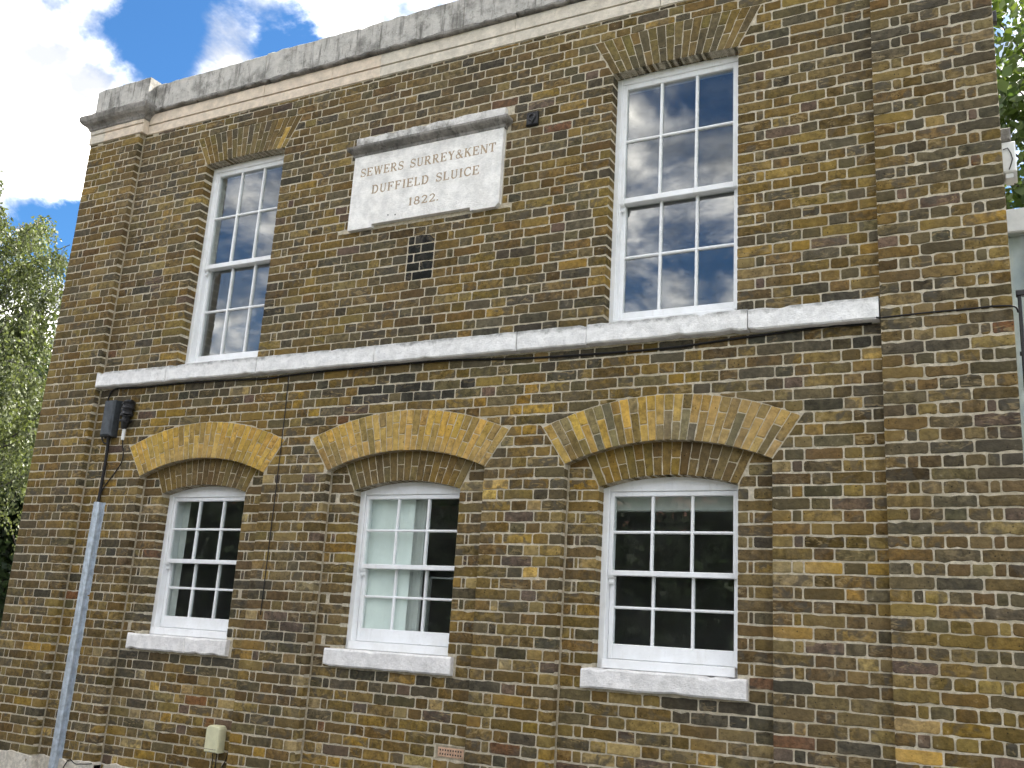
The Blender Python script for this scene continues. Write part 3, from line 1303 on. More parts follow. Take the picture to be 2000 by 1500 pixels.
def pane(win, x0, x1, z0, z1, y, mat, seed):
    r = random.Random(seed)
    a, b = r.gauss(0, 0.0022), r.gauss(0, 0.0022)
    q = MB()
    hx, hz = (x1 - x0) / 2, (z1 - z0) / 2
    vs = [(sx * hx, sx * hx * a + sz * hz * b + t, sz * hz) for t in (0, 0.003) for sx, sz in ((-1, -1), (1, -1), (1, 1), (-1, 1))]
    fs = [(0, 1, 2, 3), (7, 6, 5, 4), (0, 4, 5, 1), (1, 5, 6, 2), (2, 6, 7, 3), (3, 7, 4, 0)]
    cx, cz = (x0 + x1) / 2, (z0 + z1) / 2
    q.add([(cx + vx, y + vy, cz + vz) for vx, vy, vz in vs], fs)
    q.build('pane', mat, win, fix=False)


def horn(win, x, y, z):
    prof = [(0, 0), (0, 0.035), (-0.012, 0.03), (-0.02, 0.022), (-0.012, 0.016), (-0.022, 0.006), (-0.045, 0.012), (-0.055, 0.006), (-0.055, 0.0)]
    vs = [(x + s, y + 0.03 - py, z + pz) for s in (0, 0.038) for pz, py in prof]
    n = len(prof)
    q = MB()
    q.add(vs, [tuple(range(n)), tuple(range(2 * n - 1, n - 1, -1))] + [(i, n + i, n + (i + 1) % n, (i + 1) % n) for i in range(n)])
    q.build('sash_horn', 'white_paint', win)


def sash(win, x0, x1, z0, z1, y, stile, top, bot, zbar, glass, seed, gb=0.020):
    """one sash: x0..x1, z0..z1 outside measure"""
    d = 0.040
    P = 'white_paint'
    gx0, gx1, gz0, gz1 = x0 + stile, x1 - stile, z0 + bot, z1 - top
    bars(win, 'stile', P, (x0, gx0, y, y + d, z0, z1))
    bars(win, 'stile', P, (gx1, x1, y, y + d, z0, z1))
    bars(win, 'top_rail', P, (gx0 - .001, gx1 + .001, y + .001, y + d, gz1, z1))
    bars(win, 'bottom_rail', P, (gx0 - .001, gx1 + .001, y + .001, y + d, z0, gz0))
    w = (gx1 - gx0) / 3
    for i in (1, 2):
        bars(win, 'glazing_bar', P, (gx0 + w * i - gb / 2, gx0 + w * i + gb / 2, y + 0.006, y + d - .004, gz0 - .002, gz1 + .002), b=0.006)
    bars(win, 'glazing_bar', P, (gx0 - .002, gx1 + .002, y + 0.008, y + d - .006, zbar - gb / 2, zbar + gb / 2), b=0.006)
    for i in range(3):
        for j, (a, b) in enumerate(((gz0, zbar), (zbar, gz1))):
            pane(win, gx0 + w * i, gx0 + w * (i + 1), a, b, y + 0.024, glass, seed + i * 7 + j)


def upper_window(x0, x1, seed):
    win = empty('window', ((x0 + x1) / 2, 0.1, STR[1]), building)
    P = 'white_paint'
    y = 0.102
    zt, zb = 5.70, 3.726
    bars(win, 'frame_jamb', P, (x0 - 0.05, x0 + 0.034, y, 0.24, zb, zt))
    bars(win, 'frame_jamb', P, (x1 - 0.030, x1 + 0.05, y, 0.24, zb, zt))
    bars(win, 'frame_head', P, (x0 + 0.032, x1 - 0.028, y + .002, 0.24, 5.640, zt))
    bars(win, 'frame_sill', P, (x0 + 0.032, x1 - 0.028, y - .03, 0.24, zb, 3.79))
    bars(win, 'staff_bead', P, (x0 + 0.034, x0 + 0.044, y + .008, 0.2, 3.79, 5.64))
    sx0, sx1 = x0 + 0.036, x1 - 0.032
    sash(win, sx0, sx1, 4.682, 5.642, 0.115, 0.034, 0.040, 0.042, 5.180, 'glass_upper', seed)
    sash(win, sx0, sx1, 3.790, 4.725, 0.160, 0.036, 0.040, 0.078, 4.285, 'glass_upper', seed + 50)
    horn(win, sx0, 0.115, 4.684)


def lower_window(c, seed):
    win = empty('window', (c, 0.15, 1.46), building)
    P = 'white_paint'
    x0, x1 = c - OH, c + OH
    y = 0.160
    zb = 1.464
    bars(win, 'frame_jamb', P, (x0 - 0.05, x0 + 0.042, y, 0.30, zb, 2.72))
    bars(win, 'frame_jamb', P, (x1 - 0.030, x1 + 0.05, y, 0.30, zb, 2.72))
    bars(win, 'frame_head', P, (x0 + 0.040, x1 - 0.028, y + .003, 0.30, 2.604, 2.76))
    bars(win, 'frame_sill', P, (x0 + 0.040, x1 - 0.028, y - .035, 0.30, zb, 1.522))
    sx0, sx1 = x0 + 0.044, x1 - 0.032
    sash(win, sx0, sx1, 2.052, 2.602, 0.172, 0.026, 0.030, 0.034, 2.336, 'glass_lower', seed, 0.018)
    sash(win, sx0, sx1, 1.524, 2.088, 0.216, 0.030, 0.030, 0.094, 1.850, 'glass_lower', seed + 50, 0.018)
    horn(win, sx0, 0.172, 2.054)


for i, (a, b) in enumerate(UW):
    upper_window(a, b, 900 + 100 * i)
for i, c in enumerate(BAYS):
    lower_window(c, 2000 + 100 * i)

# ------------------------------------------------------------------ name plaque
plq = empty('stone_plaque', (4.07, 0, 4.75))
tag(plq, 'pale stone plaque reading SEWERS SURREY & KENT DUFFIELD SLUICE 1822', 'plaque')
x0, x1 = 3.366, 4.772
q = MB()
q.prism_xz([(x0, 4.748), (3.603, 4.748), (3.603, 4.776), (4.523, 4.776), (4.523, 4.748), (x1 - 0.03, 4.748), (x1, 4.778), (x1, 5.404), (x0, 5.404)], -0.040, 0.05)
q.build('tablet', 'plaque_stone', plq)
q = MB()
prof = [(0.02, 5.404), (-0.044, 5.404), (-0.046, 5.412), (-0.048, 5.425), (-0.066, 5.436), (-0.088, 5.452), (-0.096, 5.462), (-0.096, 5.480), (-0.085, 5.488), (-0.035, 5.496), (0.02, 5.496)]
n = len(prof)
vs, fs = [], []
path = [(x0, 0.0, (-1, 0)), (x0, 0.0, (-1, -1)), (x1, 0.0, (1, -1)), (x1, 0.0, (1, 0))]
for (xx, yy, d) in path:
    for (p, z) in prof:
        pr = max(0.0, -p) - 0.026
        vs.append((xx + d[0] * max(pr, 0) * 0.8, p if d[1] else 0.04, z))
for i in range(3):
    for j in range(n - 1):
        a = i * n + j
        fs.append((a, a + n, a + n + 1, a + 1))
q.add(vs, fs)
q.build('moulding', 'cornice_stone', plq)
rough_block(x0, x1 + 0.004, -0.046, 0.05, 5.490, 5.580, 77, 0.006, 0.002, 0.06, 0.15).build('cap', 'plaque_cap_stone', plq)

# incised Roman capitals: thick and thin strokes with bracket serifs
TK, TN = 0.17, 0.095       # stroke widths relative to the letter height


def glyph(ch):
    """list of (polyline, width) in a box of height 1, and the advance width"""
    def arcp(cx, cy, rx, ry, a0, a1, n=12):
        return [(cx + rx * math.cos(rad(a0 + (a1 - a0) * i / n)), cy + ry * math.sin(rad(a0 + (a1 - a0) * i / n))) for i in range(n + 1)]

    def serif(x, y, w=0.13):
        return ([(x - w, y), (x + w, y)], 0.055)
    b, t = 0.028, 0.972
    if ch == 'S':
        return [(arcp(.32, .74, .23, .235, 20, 250), TN * 1.1), (arcp(.32, .26, .25, .235, 90, -155), TN * 1.1), ([(.16, .60), (.34, .5), (.50, .40)], TK),
                ([(.53, .70), (.53, .97)], TN), ([(.08, .03), (.08, .30)], TN)], .64
    if ch in 'EF':
        g = [([(.16, 0), (.16, 1)], TK), ([(.03, t), (.60, t)], TN), ([(.16, .52), (.46, .52)], TN), ([(.60, .78), (.60, 1)], TN), ([(.46, .40), (.46, .64)], TN)]
        g += [([(.03, b), (.62, b)], TN), ([(.62, 0), (.62, .24)], TN)] if ch == 'E' else [serif(.16, b, .15)]
        return g, .70
    if ch == 'W':
        return [([(.12, 1), (.34, 0)], TK), ([(.34, 0), (.54, .95)], TN), ([(.52, 1), (.74, 0)], TK), ([(.74, 0), (.94, 1)], TN), serif(.12, t), serif(.52, t), serif(.94, t, .11)], 1.06
    if ch == 'R':
        return [([(.16, 0), (.16, 1)], TK), ([(.03, t), (.36, t)], TN), (arcp(.36, .74, .20, .235, 90, -90), TN * 1.4), ([(.16, .50), (.38, .50)], TN), ([(.34, .50), (.62, .03), (.74, .02)], TK * .9), serif(.16, b, .14)], .78
    if ch == 'U':
        return [([(.16, 1), (.16, .30)] + arcp(.38, .28, .22, .25, 180, 270, 6), TK * .85), (arcp(.38, .28, .22, .25, 270, 360, 6) + [(.60, 1)], TN), serif(.16, t), serif(.60, t, .12)], .76
    if ch == 'Y':
        return [([(.12, 1), (.38, .48)], TK), ([(.62, 1), (.38, .48)], TN), ([(.38, .5), (.38, 0)], TK), serif(.12, t), serif(.62, t, .11), serif(.38, b, .14)], .76
    if ch == '&':
        return [(arcp(.34, .78, .14, .19, 0, 360), TN), ([(.24, .66), (.68, .02), (.76, .02)], TK), (arcp(.30, .26, .24, .24, 110, 330), TN * 1.2), ([(.50, .14), (.70, .48)], TN)], .80
    if ch == 'K':
        return [([(.16, 0), (.16, 1)], TK), ([(.18, .40), (.62, 1)], TN), ([(.34, .58), (.66, 0)], TK), serif(.16, b, .14), serif(.16, t, .14), serif(.62, t, .11), serif(.66, b)], .78
    if ch == 'N':
        return [([(.14, 0), (.14, 1)], TN), ([(.12, 1), (.68, 0)], TK), ([(.68, 0), (.68, 1)], TN), serif(.14, b, .11), serif(.12, t, .1), serif(.68, t, .12)], .82
    if ch == 'T':
        return [([(.34, 0), (.34, 1)], TK), ([(.03, t), (.65, t)], TN), ([(.04, .76), (.04, 1)], TN), ([(.64, .76), (.64, 1)], TN), serif(.34, b, .15)], .68
    if ch == 'D':
        return [([(.16, 0), (.16, 1)], TK), ([(.03, t), (.34, t)], TN), ([(.03, b), (.34, b)], TN), (arcp(.34, .5, .32, .47, 90, -90), TN * 1.6)], .78
    if ch == 'I':
        return [([(.18, 0), (.18, 1)], TK), serif(.18, b, .15), serif(.18, t, .15)], .36
    if ch == 'L':
        return [([(.16, 0), (.16, 1)], TK), ([(.03, b), (.58, b)], TN), ([(.58, 0), (.58, .26)], TN), serif(.16, t, .14)], .66
    if ch == 'C':
        return [(arcp(.42, .5, .32, .47, 45, 315, 18), TN * 1.5), ([(.66, .66), (.66, .98)], TN), ([(.64, .10), (.68, .26)], TN)], .76
    if ch == '1':
        return [([(.24, 0), (.24, 1)], TK), ([(.10, .82), (.24, .96)], TN), serif(.24, b, .15)], .48
    if ch == '8':
        return [(arcp(.32, .74, .19, .23, 0, 360, 16), TN * 1.4), (arcp(.32, .27, .24, .24, 0, 360, 16), TN * 1.4)], .66
    if ch == '2':
        return [(arcp(.32, .72, .22, .25, 165, -20, 12), TN * 1.4), ([(.52, .64), (.36, .36), (.10, .05)], TN * 1.3), ([(.08, .06), (.58, .06)], TK * .8), ([(.58, .03), (.58, .22)], TN)], .68
    if ch == '.':
        return [([(.10, .02), (.10, .16)], .14)], .24
    return [], .40


def letters(text, xa, xb, z, h):
    adv = [(glyph(c)[1] + 0.10) if c != ' ' else 0.62 for c in text]
    k = (xb - xa) / ((sum(adv) - 0.10) * h)        # letter-spacing as carved: stretch to the measured run
    x = xa
    for ch, a in zip(text, adv):
        strokes, w = glyph(ch)
        if strokes:
            q = MB()
            for si, (pl, sw) in enumerate(strokes):
                yy = -0.0406 - 0.00005 * si
                for p0, p1 in zip(pl[:-1], pl[1:]):
                    dx, dz = p1[0] - p0[0], p1[1] - p0[1]
                    ln = math.hypot(dx, dz) or 1
                    nx, nz = -dz / ln * sw / 2, dx / ln * sw / 2
                    ee = 0.012
                    ex, ez = dx / ln * ee, dz / ln * ee
                    quad = [(p0[0] - nx - ex, p0[1] - nz - ez), (p1[0] - nx + ex, p1[1] - nz + ez), (p1[0] + nx + ex, p1[1] + nz + ez), (p0[0] + nx - ex, p0[1] + nz - ez)]
                    q.add([(x + (u * k) * h, yy, z + v * h) for u, v in quad], [(0, 1, 2, 3)])
                    yy -= 0.00001
            q.build('letter', 'lettering', plq, fix=False)
        x += a * h * k


letters('SEWERS SURREY & KENT'.replace(' & ', '&'), 3.440, 4.712, 5.214, 0.074)
letters('DUFFIELD SLUICE', 3.570, 4.582, 5.046, 0.074)
letters('1822.', 3.944, 4.232, 4.880, 0.068)
for xx, zz in ((3.76, 4.83), (3.83, 4.822)):
    q = MB()
    q.tube([(xx, -0.0415, zz), (xx, 0.0, zz)], 0.006, 8)
    q.build('nail_hole', 'black_plastic', plq)

# ------------------------------------------------------------------ things fixed to the wall
# small black cast vent by the plaque
q = MB()
q.box(4.955, 5.052, -0.030, 0.01, 5.385, 5.498, 0.008)
o = q.build('vent_box', 'black_plastic')
tag(o, 'small black square box on the wall right of the plaque', 'vent')
q = MB()
q.tube([(5.004 + 0.026 * math.cos(a), -0.034, 5.448 + 0.026 * math.sin(a)) for a in [i * math.tau / 14 for i in range(15)]], 0.008, 6)
q.tube([(5.02, -0.034, 5.42), (5.004, -0.036, 5.40)], 0.007, 6)
r_ = q.build('ring', 'black_iron', o)

# galvanised cable guard
q = MB()
path = [(0.885, 0.0), (0.888, -0.006), (0.908, -0.006), (0.910, -0.040), (0.922, -0.056), (0.962, -0.056), (0.974, -0.040), (0.976, -0.006), (1.004, -0.006), (1.006, 0.0)]
vs, fs = [], []
nz = 14
for i in range(nz + 1):
    z = 0.0 + 2.54 * i / nz
    sh = (z - 1.3) * 0.006
    for (xx, yy) in path:
        vs.append((xx + sh - 0.005, yy, z))
n = len(path)
for i in range(nz):
    for j in range(n - 1):
        a = i * n + j
        fs.append((a, a + 1, a + n + 1, a + n))
q.add(vs, fs)
guard = q.build('cable_guard', 'galvanised')
md = guard.modifiers.new('solid', 'SOLIDIFY')
md.thickness = 0.003
tag(guard, 'tall blue-grey galvanised steel channel covering cables beside the left pilaster', 'cable guard')
for z in (0.6, 1.35, 2.1, 2.44):
    q = MB()
    xx = 0.985 + (z - 1.3) * 0.006
    q.tube([(xx, -0.013, z), (xx, -0.004, z)], 0.007, 8)
    q.build('screw', 'galvanised', guard)

# dark grey junction box
q = MB()
q.box(0.868, 1.005, -0.082, 0.0, 3.125, 3.452, 0.016)
jb = q.build('junction_box', 'dark_plastic')
tag(jb, 'slate-grey rectangular cable box on the wall above the steel channel', 'junction box')
q = MB()
q.box(0.862, 1.011, -0.012, 0.001, 3.118, 3.458, 0.004)
q.build('back_plate', 'black_plastic', jb)

# black splice closure with ribbed body
q = MB()
cx, cz0, cz1 = 1.155, 3.185, 3.440
r5 = random.Random(3)
pts = []
for i in range(15):
    t = i / 14
    rr = 0.036 + 0.010 * math.sin(t * 28) * 0.5 + (0.016 if 0.45 < t < 0.95 else 0.0) - (0.012 if t < 0.12 else 0)
    pts.append((cx - 0.012 + 0.022 * t, -0.055, cz0 + (cz1 - cz0) * t, rr))
n = 10
vs, fs = [], []
for (xx, yy, zz, rr) in pts:
    for a in range(n):
        an = a * math.tau / n
        vs.append((xx + rr * 1.05 * math.cos(an), yy + rr * 0.95 * math.sin(an), zz + r5.gauss(0, .002)))
for i in range(len(pts) - 1):
    for a in range(n):
        b = (a + 1) % n
        fs.append((i * n + a, i * n + b, (i + 1) * n + b, (i + 1) * n + a))
fs += [tuple(range(n))[::-1], tuple((len(pts) - 1) * n + a for a in range(n))]
q.add(vs, fs)
clos = q.build('splice_closure', 'black_plastic')
tag(clos, 'ribbed black cable joint hanging beside the slate-grey cable box', 'cable joint')
for zz in (3.25, 3.30, 3.35, 3.40):
    q = MB()
    q.tube([(1.153 + 0.055 * math.cos(a), -0.055 + 0.05 * math.sin(a), zz + 0.012 * math.sin(a * 2)) for a in [i * math.tau / 12 for i in range(13)]], 0.006, 6)
    q.build('cable_tie', 'black_plastic', clos)
q = MB()
q.box(1.136, 1.160, -0.064, -0.046, 3.085, 3.182, 0.003)
q.build('plug', 'white_plastic', clos)


def cable(name, pts, r, label, mat='black_cable'):
    # smooth the control points
    P_ = [Vector(p) for p in pts]
    out = []
    for i in range(len(P_) - 1):
        p0, p1, p2, p3 = P_[max(0, i - 1)], P_[i], P_[i + 1], P_[min(len(P_) - 1, i + 2)]
        for s in range(6):
            t = s / 6
            out.append(0.5 * ((2 * p1) + (p2 - p0) * t + (2 * p0 - 5 * p1 + 4 * p2 - p3) * t * t + (3 * p1 - p0 - 3 * p2 + p3) * t ** 3))
    out.append(P_[-1])
    q = MB()
    q.tube(out, r, 6)
    o = q.build(name, mat, None, smooth=True)
    tag(o, label, 'cable')
    return o


cable('cable', [(7.40, -0.012, 3.574), (7.30, -0.012, 3.573), (7.137, -0.012, 3.578), (6.60, -0.012, 3.553), (6.10, -0.012, 3.526), (5.40, -0.012, 3.530), (4.95, -0.012, 3.543),
                (4.34, -0.014, 3.572), (3.34, -0.014, 3.570), (2.92, -0.014, 3.562), (2.69, -0.014, 3.550), (2.2, -0.014, 3.566), (1.68, -0.014, 3.572), (1.2, -0.014, 3.566), (0.90, -0.014, 3.572),
                (0.835, -0.014, 3.50), (0.828, -0.014, 3.40), (0.826, -0.014, 3.25), (0.832, -0.016, 3.14), (0.862, -0.018, 3.085), (0.91, -0.02, 3.070), (0.95, -0.03, 3.10), (0.96, -0.04, 3.13)], 0.0075,
      'black cable sagging under the white stone band and looping down round the grey box')
cable('cable', [(7.44, -0.092, 3.582), (7.47, -T - 0.008, 3.585), (7.70, -T - 0.008, 3.590), (7.95, -T - 0.008, 3.591), (8.07, -T - 0.008, 3.593), (8.165, -T - 0.008, 3.582), (8.185, -0.03, 3.56)], 0.0055,
      'thin black cable crossing the right pilaster from the end of the stone band')
cable('cable', [(2.905, -0.010, 3.568), (2.912, -0.010, 3.5), (2.918, -0.010, 3.22), (2.922, -0.010, 2.8), (2.922, -0.010, 2.4), (2.922, -0.010, 2.0), (2.922, -0.010, 1.665)], 0.0038,
      'thin black cable hanging straight down between the left and middle arches')
cable('cable', [(0.945, -0.04, 3.13), (0.944, -0.03, 3.05), (0.942, -0.022, 2.9), (0.940, -0.022, 2.75), (0.938, -0.022, 2.62), (0.937, -0.024, 2.45)], 0.0135,
      'thick black cable running from the grey box down into the steel channel')
cable('cable', [(1.148, -0.055, 3.09), (1.152, -0.040, 3.03), (1.150, -0.02, 2.95), (1.130, -0.014, 2.88), (1.08, -0.014, 2.81), (1.02, -0.014, 2.74), (0.975, -0.016, 2.68), (0.945, -0.022, 2.60), (0.940, -0.026, 2.46)], 0.0055,
      'thin black cable curving from the white plug to the steel channel')

# cream meter cover
q = MB()
prof = []
x0, x1, z0, z1 = 2.528, 2.660, 0.640, 0.835
poly = [(x0, z0), (x1, z0), (x1, z1 - 0.025), (x1 - 0.008, z1 - 0.007), (x1 - 0.028, z1), (x0 + 0.028, z1), (x0 + 0.008, z1 - 0.007), (x0, z1 - 0.025)]
c0 = ((x0 + x1) / 2, (z0 + z1) / 2)
n = len(poly)
vs = []
for sc_, yy in ((0.90, -0.012), (0.97, -0.006), (1.0, 0.006), (1.0, RD)):
    vs += [(c0[0] + (x - c0[0]) * sc_, yy, c0[1] + (z - c0[1]) * sc_) for x, z in poly]
fs = [tuple(range(n))]
for k in range(3):
    for i in range(n):
        j = (i + 1) % n
        fs.append((k * n + i, (k + 1) * n + i, (k + 1) * n + j, k * n + j))
q.add(vs, fs)
o = q.build('cream_cover_box', 'cream_plastic')
tag(o, 'small cream plastic cover box with rounded top low under the left window', 'cover box')
cbx = o
q = MB()
q.box(2.535, 2.653, -0.0135, -0.011, 0.664, 0.667)
q.build('lid_seam', 'dark_plastic', cbx)
q = MB()
q.tube([(2.594, -0.014, 0.652), (2.594, -0.010, 0.652)], 0.004, 8)
q.build('screw', 'galvanised', cbx)
for i, pts in enumerate(([(2.56, RD - 0.01, 0.645), (2.562, RD - 0.01, 0.60), (2.567, RD - 0.01, 0.54), (2.567, RD - 0.01, 0.30)],
                         [(2.60, RD - 0.01, 0.645), (2.601, RD - 0.01, 0.5), (2.602, RD - 0.01, 0.30)],
                         [(2.72, RD - 0.01, 0.74), (2.712, RD - 0.01, 0.66), (2.69, RD - 0.01, 0.58), (2.65, RD - 0.01, 0.5), (2.64, RD - 0.01, 0.30)])):
    cable('cable', pts, 0.004, ('left of the two thin dark wires leaving the cream box downwards', 'right of the two thin dark wires leaving the cream box downwards',
                                'thin dark wire on the wall just right of the cream box')[i])
cable('cable', [(1.02, -0.012, 0.33), (1.06, -0.012, 0.40), (1.10, -0.012, 0.435), (1.17, -0.012, 0.41), (1.24, -0.012, 0.415), (1.36, -0.012, 0.43)], 0.004, 'thin dark wire along the pale plinth right of the steel channel')

# terracotta air brick
q = MB()
ax0, ax1, az0, az1 = 4.540, 4.742, 0.815, 0.876
q.box(ax0, ax1, RD - 0.002, RD + 0.05, az0, az1, 0.003)
ab = q.build('air_brick', 'terracotta', building)
ab['label'] = 'terracotta air brick with two rows of square holes'
for r_ in range(2):
    for i in range(9):
        hx = ax0 + 0.021 + i * 0.020
        hz = az0 + 0.019 + r_ * 0.025
        q = MB()
        q.box(hx - 0.0048, hx + 0.0048, RD - 0.0028, RD + 0.02, hz - 0.0055, hz + 0.0055)
        q.build('hole', 'black_plastic', ab)
q = MB()
q.box(ax0 - 0.018, ax1 + 0.013, RD + 0.0005, RD + 0.04, az0 - 0.012, az1 + 0.014, 0.002)
q.build('air_brick_bedding', 'fillet_mortar', building)

# right flank: bracket, white box, clip
q = MB()
q.box(8.15, 8.212, 0.02, 0.28, 4.655, 4.742, 0.01)
o = q.build('stone_bracket', 'cornice_stone')
tag(o, 'small grey block sticking out of the right flank above the white box', 'bracket')
q = MB()
q.box(8.15, 8.232, 0.03, 0.20, 4.455, 4.652, 0.008)
wb = q.build('alarm_box', 'white_plastic')
tag(wb, 'white plastic box fixed to the right flank near the foliage', 'alarm box')
q = MB()
q.box(8.17, 8.212, 0.05, 0.16, 4.425, 4.454)
q.build('cable_gland', 'white_plastic', wb)
q = MB()
q.tube([(8.165, 0.024, 4.60), (8.19, 0.022, 4.605), (8.205, 0.022, 4.57), (8.212, 0.022, 4.53), (8.20, 0.022, 4.49), (8.19, 0.022, 4.465)], 0.003, 6)
q.build('lead', 'black_cable', wb)
q = MB()
q.box(8.148, 8.182, 0.05, 0.10, 5.49, 5.57, 0.004)
o = q.build('wall_clip', 'black_iron')
tag(o, 'tiny dark metal clip at the top of the right flank', 'clip')

# ------------------------------------------------------------------ inside the windows
# pale blind behind the left part of the middle lower window
q = MB()
n = 10
vs, fs = [], []
for i in range(n + 1):
    xx = 3.56 + 0.50 * i / n
    vs += [(xx, 0.268 + 0.004 * math.sin(i * 1.3), 1.50), (xx, 0.268 + 0.004 * math.sin(i * 1.3), 2.75)]
for i in range(n):
    fs.append((2 * i, 2 * i + 2, 2 * i + 3, 2 * i + 1))
q.add(vs, fs)
o = q.build('window_blind', 'blind_cloth', fix=False)
o.modifiers.new('solid', 'SOLIDIFY').thickness = 0.003
tag(o, 'pale green-white blind behind the left panes of the middle lower window', 'blind')
q = MB()
vs, fs = [], []
for i in range(15):
    xx = 4.03 + 0.12 * i / 14
    yy = 0.30 + 0.014 * math.sin(i * 1.9)
    vs += [(xx, yy, 1.50), (xx, yy, 2.75)]
for i in range(14):
    fs.append((2 * i, 2 * i + 2, 2 * i + 3, 2 * i + 1))
q.add(vs, fs)
o = q.build('curtain', 'curtain_cloth', fix=False)
o.modifiers.new('solid', 'SOLIDIFY').thickness = 0.003
tag(o, 'narrow grey curtain beside the pale blind in the middle lower window', 'curtain')
q = MB()
q.box(4.02, 4.032, 0.60, 0.63, 1.45, 2.03)
q.box(4.02, 4.60, 0.60, 0.63, 2.02, 2.032)
o = q.build('picture_frame', 'white_plastic')
tag(o, 'thin white board frame seen inside the middle lower window', 'frame')
q = MB()
vs, fs = [], []
for i in range(11):
    xx = 1.61 + 0.10 * i / 10
    yy = 0.30 + 0.016 * math.sin(i * 2.2)
    vs += [(xx, yy, 1.50), (xx, yy, 2.75)]
for i in range(10):
    fs.append((2 * i, 2 * i + 2, 2 * i + 3, 2 * i + 1))
q.add(vs, fs)
o = q.build('curtain', 'curtain_cloth', fix=False)
o.modifiers.new('solid', 'SOLIDIFY').thickness = 0.003
tag(o, 'narrow pale curtain inside the left edge of the left lower window', 'curtain')
q = MB()
q.box(5.60, 6.62, 0.34, 0.40, 2.50, 2.62, 0.006)
o = q.build('roller_blind', 'curtain_cloth')
tag(o, 'rolled-up grey blind across the top of the right lower window', 'blind')


# ------------------------------------------------------------------ trees
def leaf_mesh(name, pts, size, mat, parent, seed, droop=0.3, aspect=1.6):
    r = random.Random(seed)
    V, F, C = [], [], []
    for p in pts:
        a = r.uniform(0, math.tau)
        up = Vector((math.cos(a) * 0.7, math.sin(a) * 0.7, r.uniform(-1, 1) - droop)).normalized()
        s = up.orthogonal().normalized()
        s.rotate(Matrix.Rotation(r.uniform(0, math.tau), 3, up))
        k = size * r.uniform(0.6, 1.3)
        L, W = up * k * aspect, s * k
        b = len(V)
        V += [tuple(p), tuple(p + L * 0.45 + W * 0.5), tuple(p + L), tuple(p + L * 0.45 - W * 0.5)]
        F.append((b, b + 1, b + 2, b + 3))
        t = min(1, max(0, r.gauss(0.45, 0.3)))
        C += [1, 1, 1, t] * 4
    me = bpy.data.meshes.new(name)
    me.from_pydata(V, [], F)
    me.materials.append(MATS[mat])
    set_col(me, C)
    o = bpy.data.objects.new(name, me)
    col.objects.link(o)
    o.parent = parent
    o.matrix_parent_inverse = Matrix.Translation(-Vector(parent.location))
    return o


def branch_path(r, p, d, length, n, wander=0.25, grav=0.0):
    pts = [p.copy()]
    for i in range(n):
        d = (d + Vector((r.gauss(0, wander), r.gauss(0, wander), r.gauss(0, wander) - grav))).normalized()
        p = p + d * (length / n)
        pts.append(p.copy())
    return pts


def weeping_birch(loc, height, spread, label, seed, n_limb=26, per=22, leaf=0.045):
    r = random.Random(seed)
    root = empty('birch_tree', loc)
    tag(root, label, 'tree')
    L = Vector(loc)
    trunk = MB()
    tp = branch_path(r, L.copy(), Vector((0, 0, 1)), height * 0.97, 12, 0.05)
    trunk.tube(tp, 0.17, 9, 0.02)
    leaves = []
    for i in range(n_limb):
        t = 0.28 + 0.70 * i / n_limb
        k = min(len(tp) - 2, int(t * 12))
        p = tp[k].lerp(tp[k + 1], t * 12 - k)
        a = i * 2.4 + r.uniform(-.4, .4)
        ln = spread * (1.12 - 0.75 * t) * r.uniform(0.75, 1.15) + 0.5
        lp = branch_path(r, p, Vector((math.cos(a), math.sin(a), 0.75)), ln, 7, 0.16, 0.05)
        trunk.tube(lp, 0.045 * (1.2 - t), 5, 0.008)
        for j in range(per):
            u = r.uniform(0.25, 1.0) * 7
            kk = min(6, int(u))
            q = lp[kk].lerp(lp[kk + 1], u - kk)
            # hanging twig
            tl = r.uniform(0.6, 1.9) * (1.15 - 0.55 * t)
            tw = branch_path(r, q, Vector((r.gauss(0, .5), r.gauss(0, .5), 0.1)), tl, 8, 0.12, 0.42)
            if j % 3 == 0:
                trunk.tube(tw, 0.006, 3, 0.003, cap=False)
            for s in range(int(tl * 54)):
                u2 = r.uniform(0.05, 0.999) * 8
                k2 = int(u2)
                leaves.append(tw[k2].lerp(tw[k2 + 1], u2 - k2) + Vector((r.gauss(0, .05), r.gauss(0, .05), r.gauss(0, .05))))
    trunk.build('trunk', 'birch_bark', root)
    leaf_mesh('crown', leaves, leaf, 'birch_leaf', root, seed + 1, 0.9)


def broad_tree(loc, height, spread, label, seed, mat='dark_leaf', base=0.25, clumps=150, per=120, leaf=0.085, rx=0.6):
    r = random.Random(seed)
    root = empty('leafy_tree', loc)
    tag(root, label, 'tree')
    L = Vector(loc)
    trunk = MB()
    tp = branch_path(r, L.copy(), Vector((0, 0, 1)), height * 0.85, 9, 0.06)
    trunk.tube(tp, 0.05 + height * 0.02, 9, 0.03)
    leaves = []
    zc, hz = height * (base + 1) / 2, height * (1 - base) / 2
    for i in range(clumps):
        while True:
            v = Vector((r.uniform(-1, 1), r.uniform(-1, 1), r.uniform(-1, 1)))
            if 0.25 < v.length < 1.0:
                break
        w = 1.0 + 0.25 * math.sin(v.x * 5 + seed) * math.cos(v.z * 4 + seed)
        c = L + Vector((v.x * spread * w, v.y * spread * w, zc + v.z * hz * w))
        k = min(8, max(1, int((c.z - L.z) / height * 7)))
        a = tp[k]
        mid = a.lerp(c, 0.55) + Vector((0, 0, -0.15))
        if i % 2 == 0:
            trunk.tube([a, mid, c], 0.035, 5, 0.008)
        rr = r.uniform(0.25, 0.6) * rx
        for j in range(per):
            leaves.append(c + Vector((r.gauss(0, rr), r.gauss(0, rr), r.gauss(0, rr * 0.7))))
    trunk.build('trunk', 'bark', root)
    leaf_mesh('crown', leaves, leaf, mat, root, seed + 1, 0.3, 1.4)


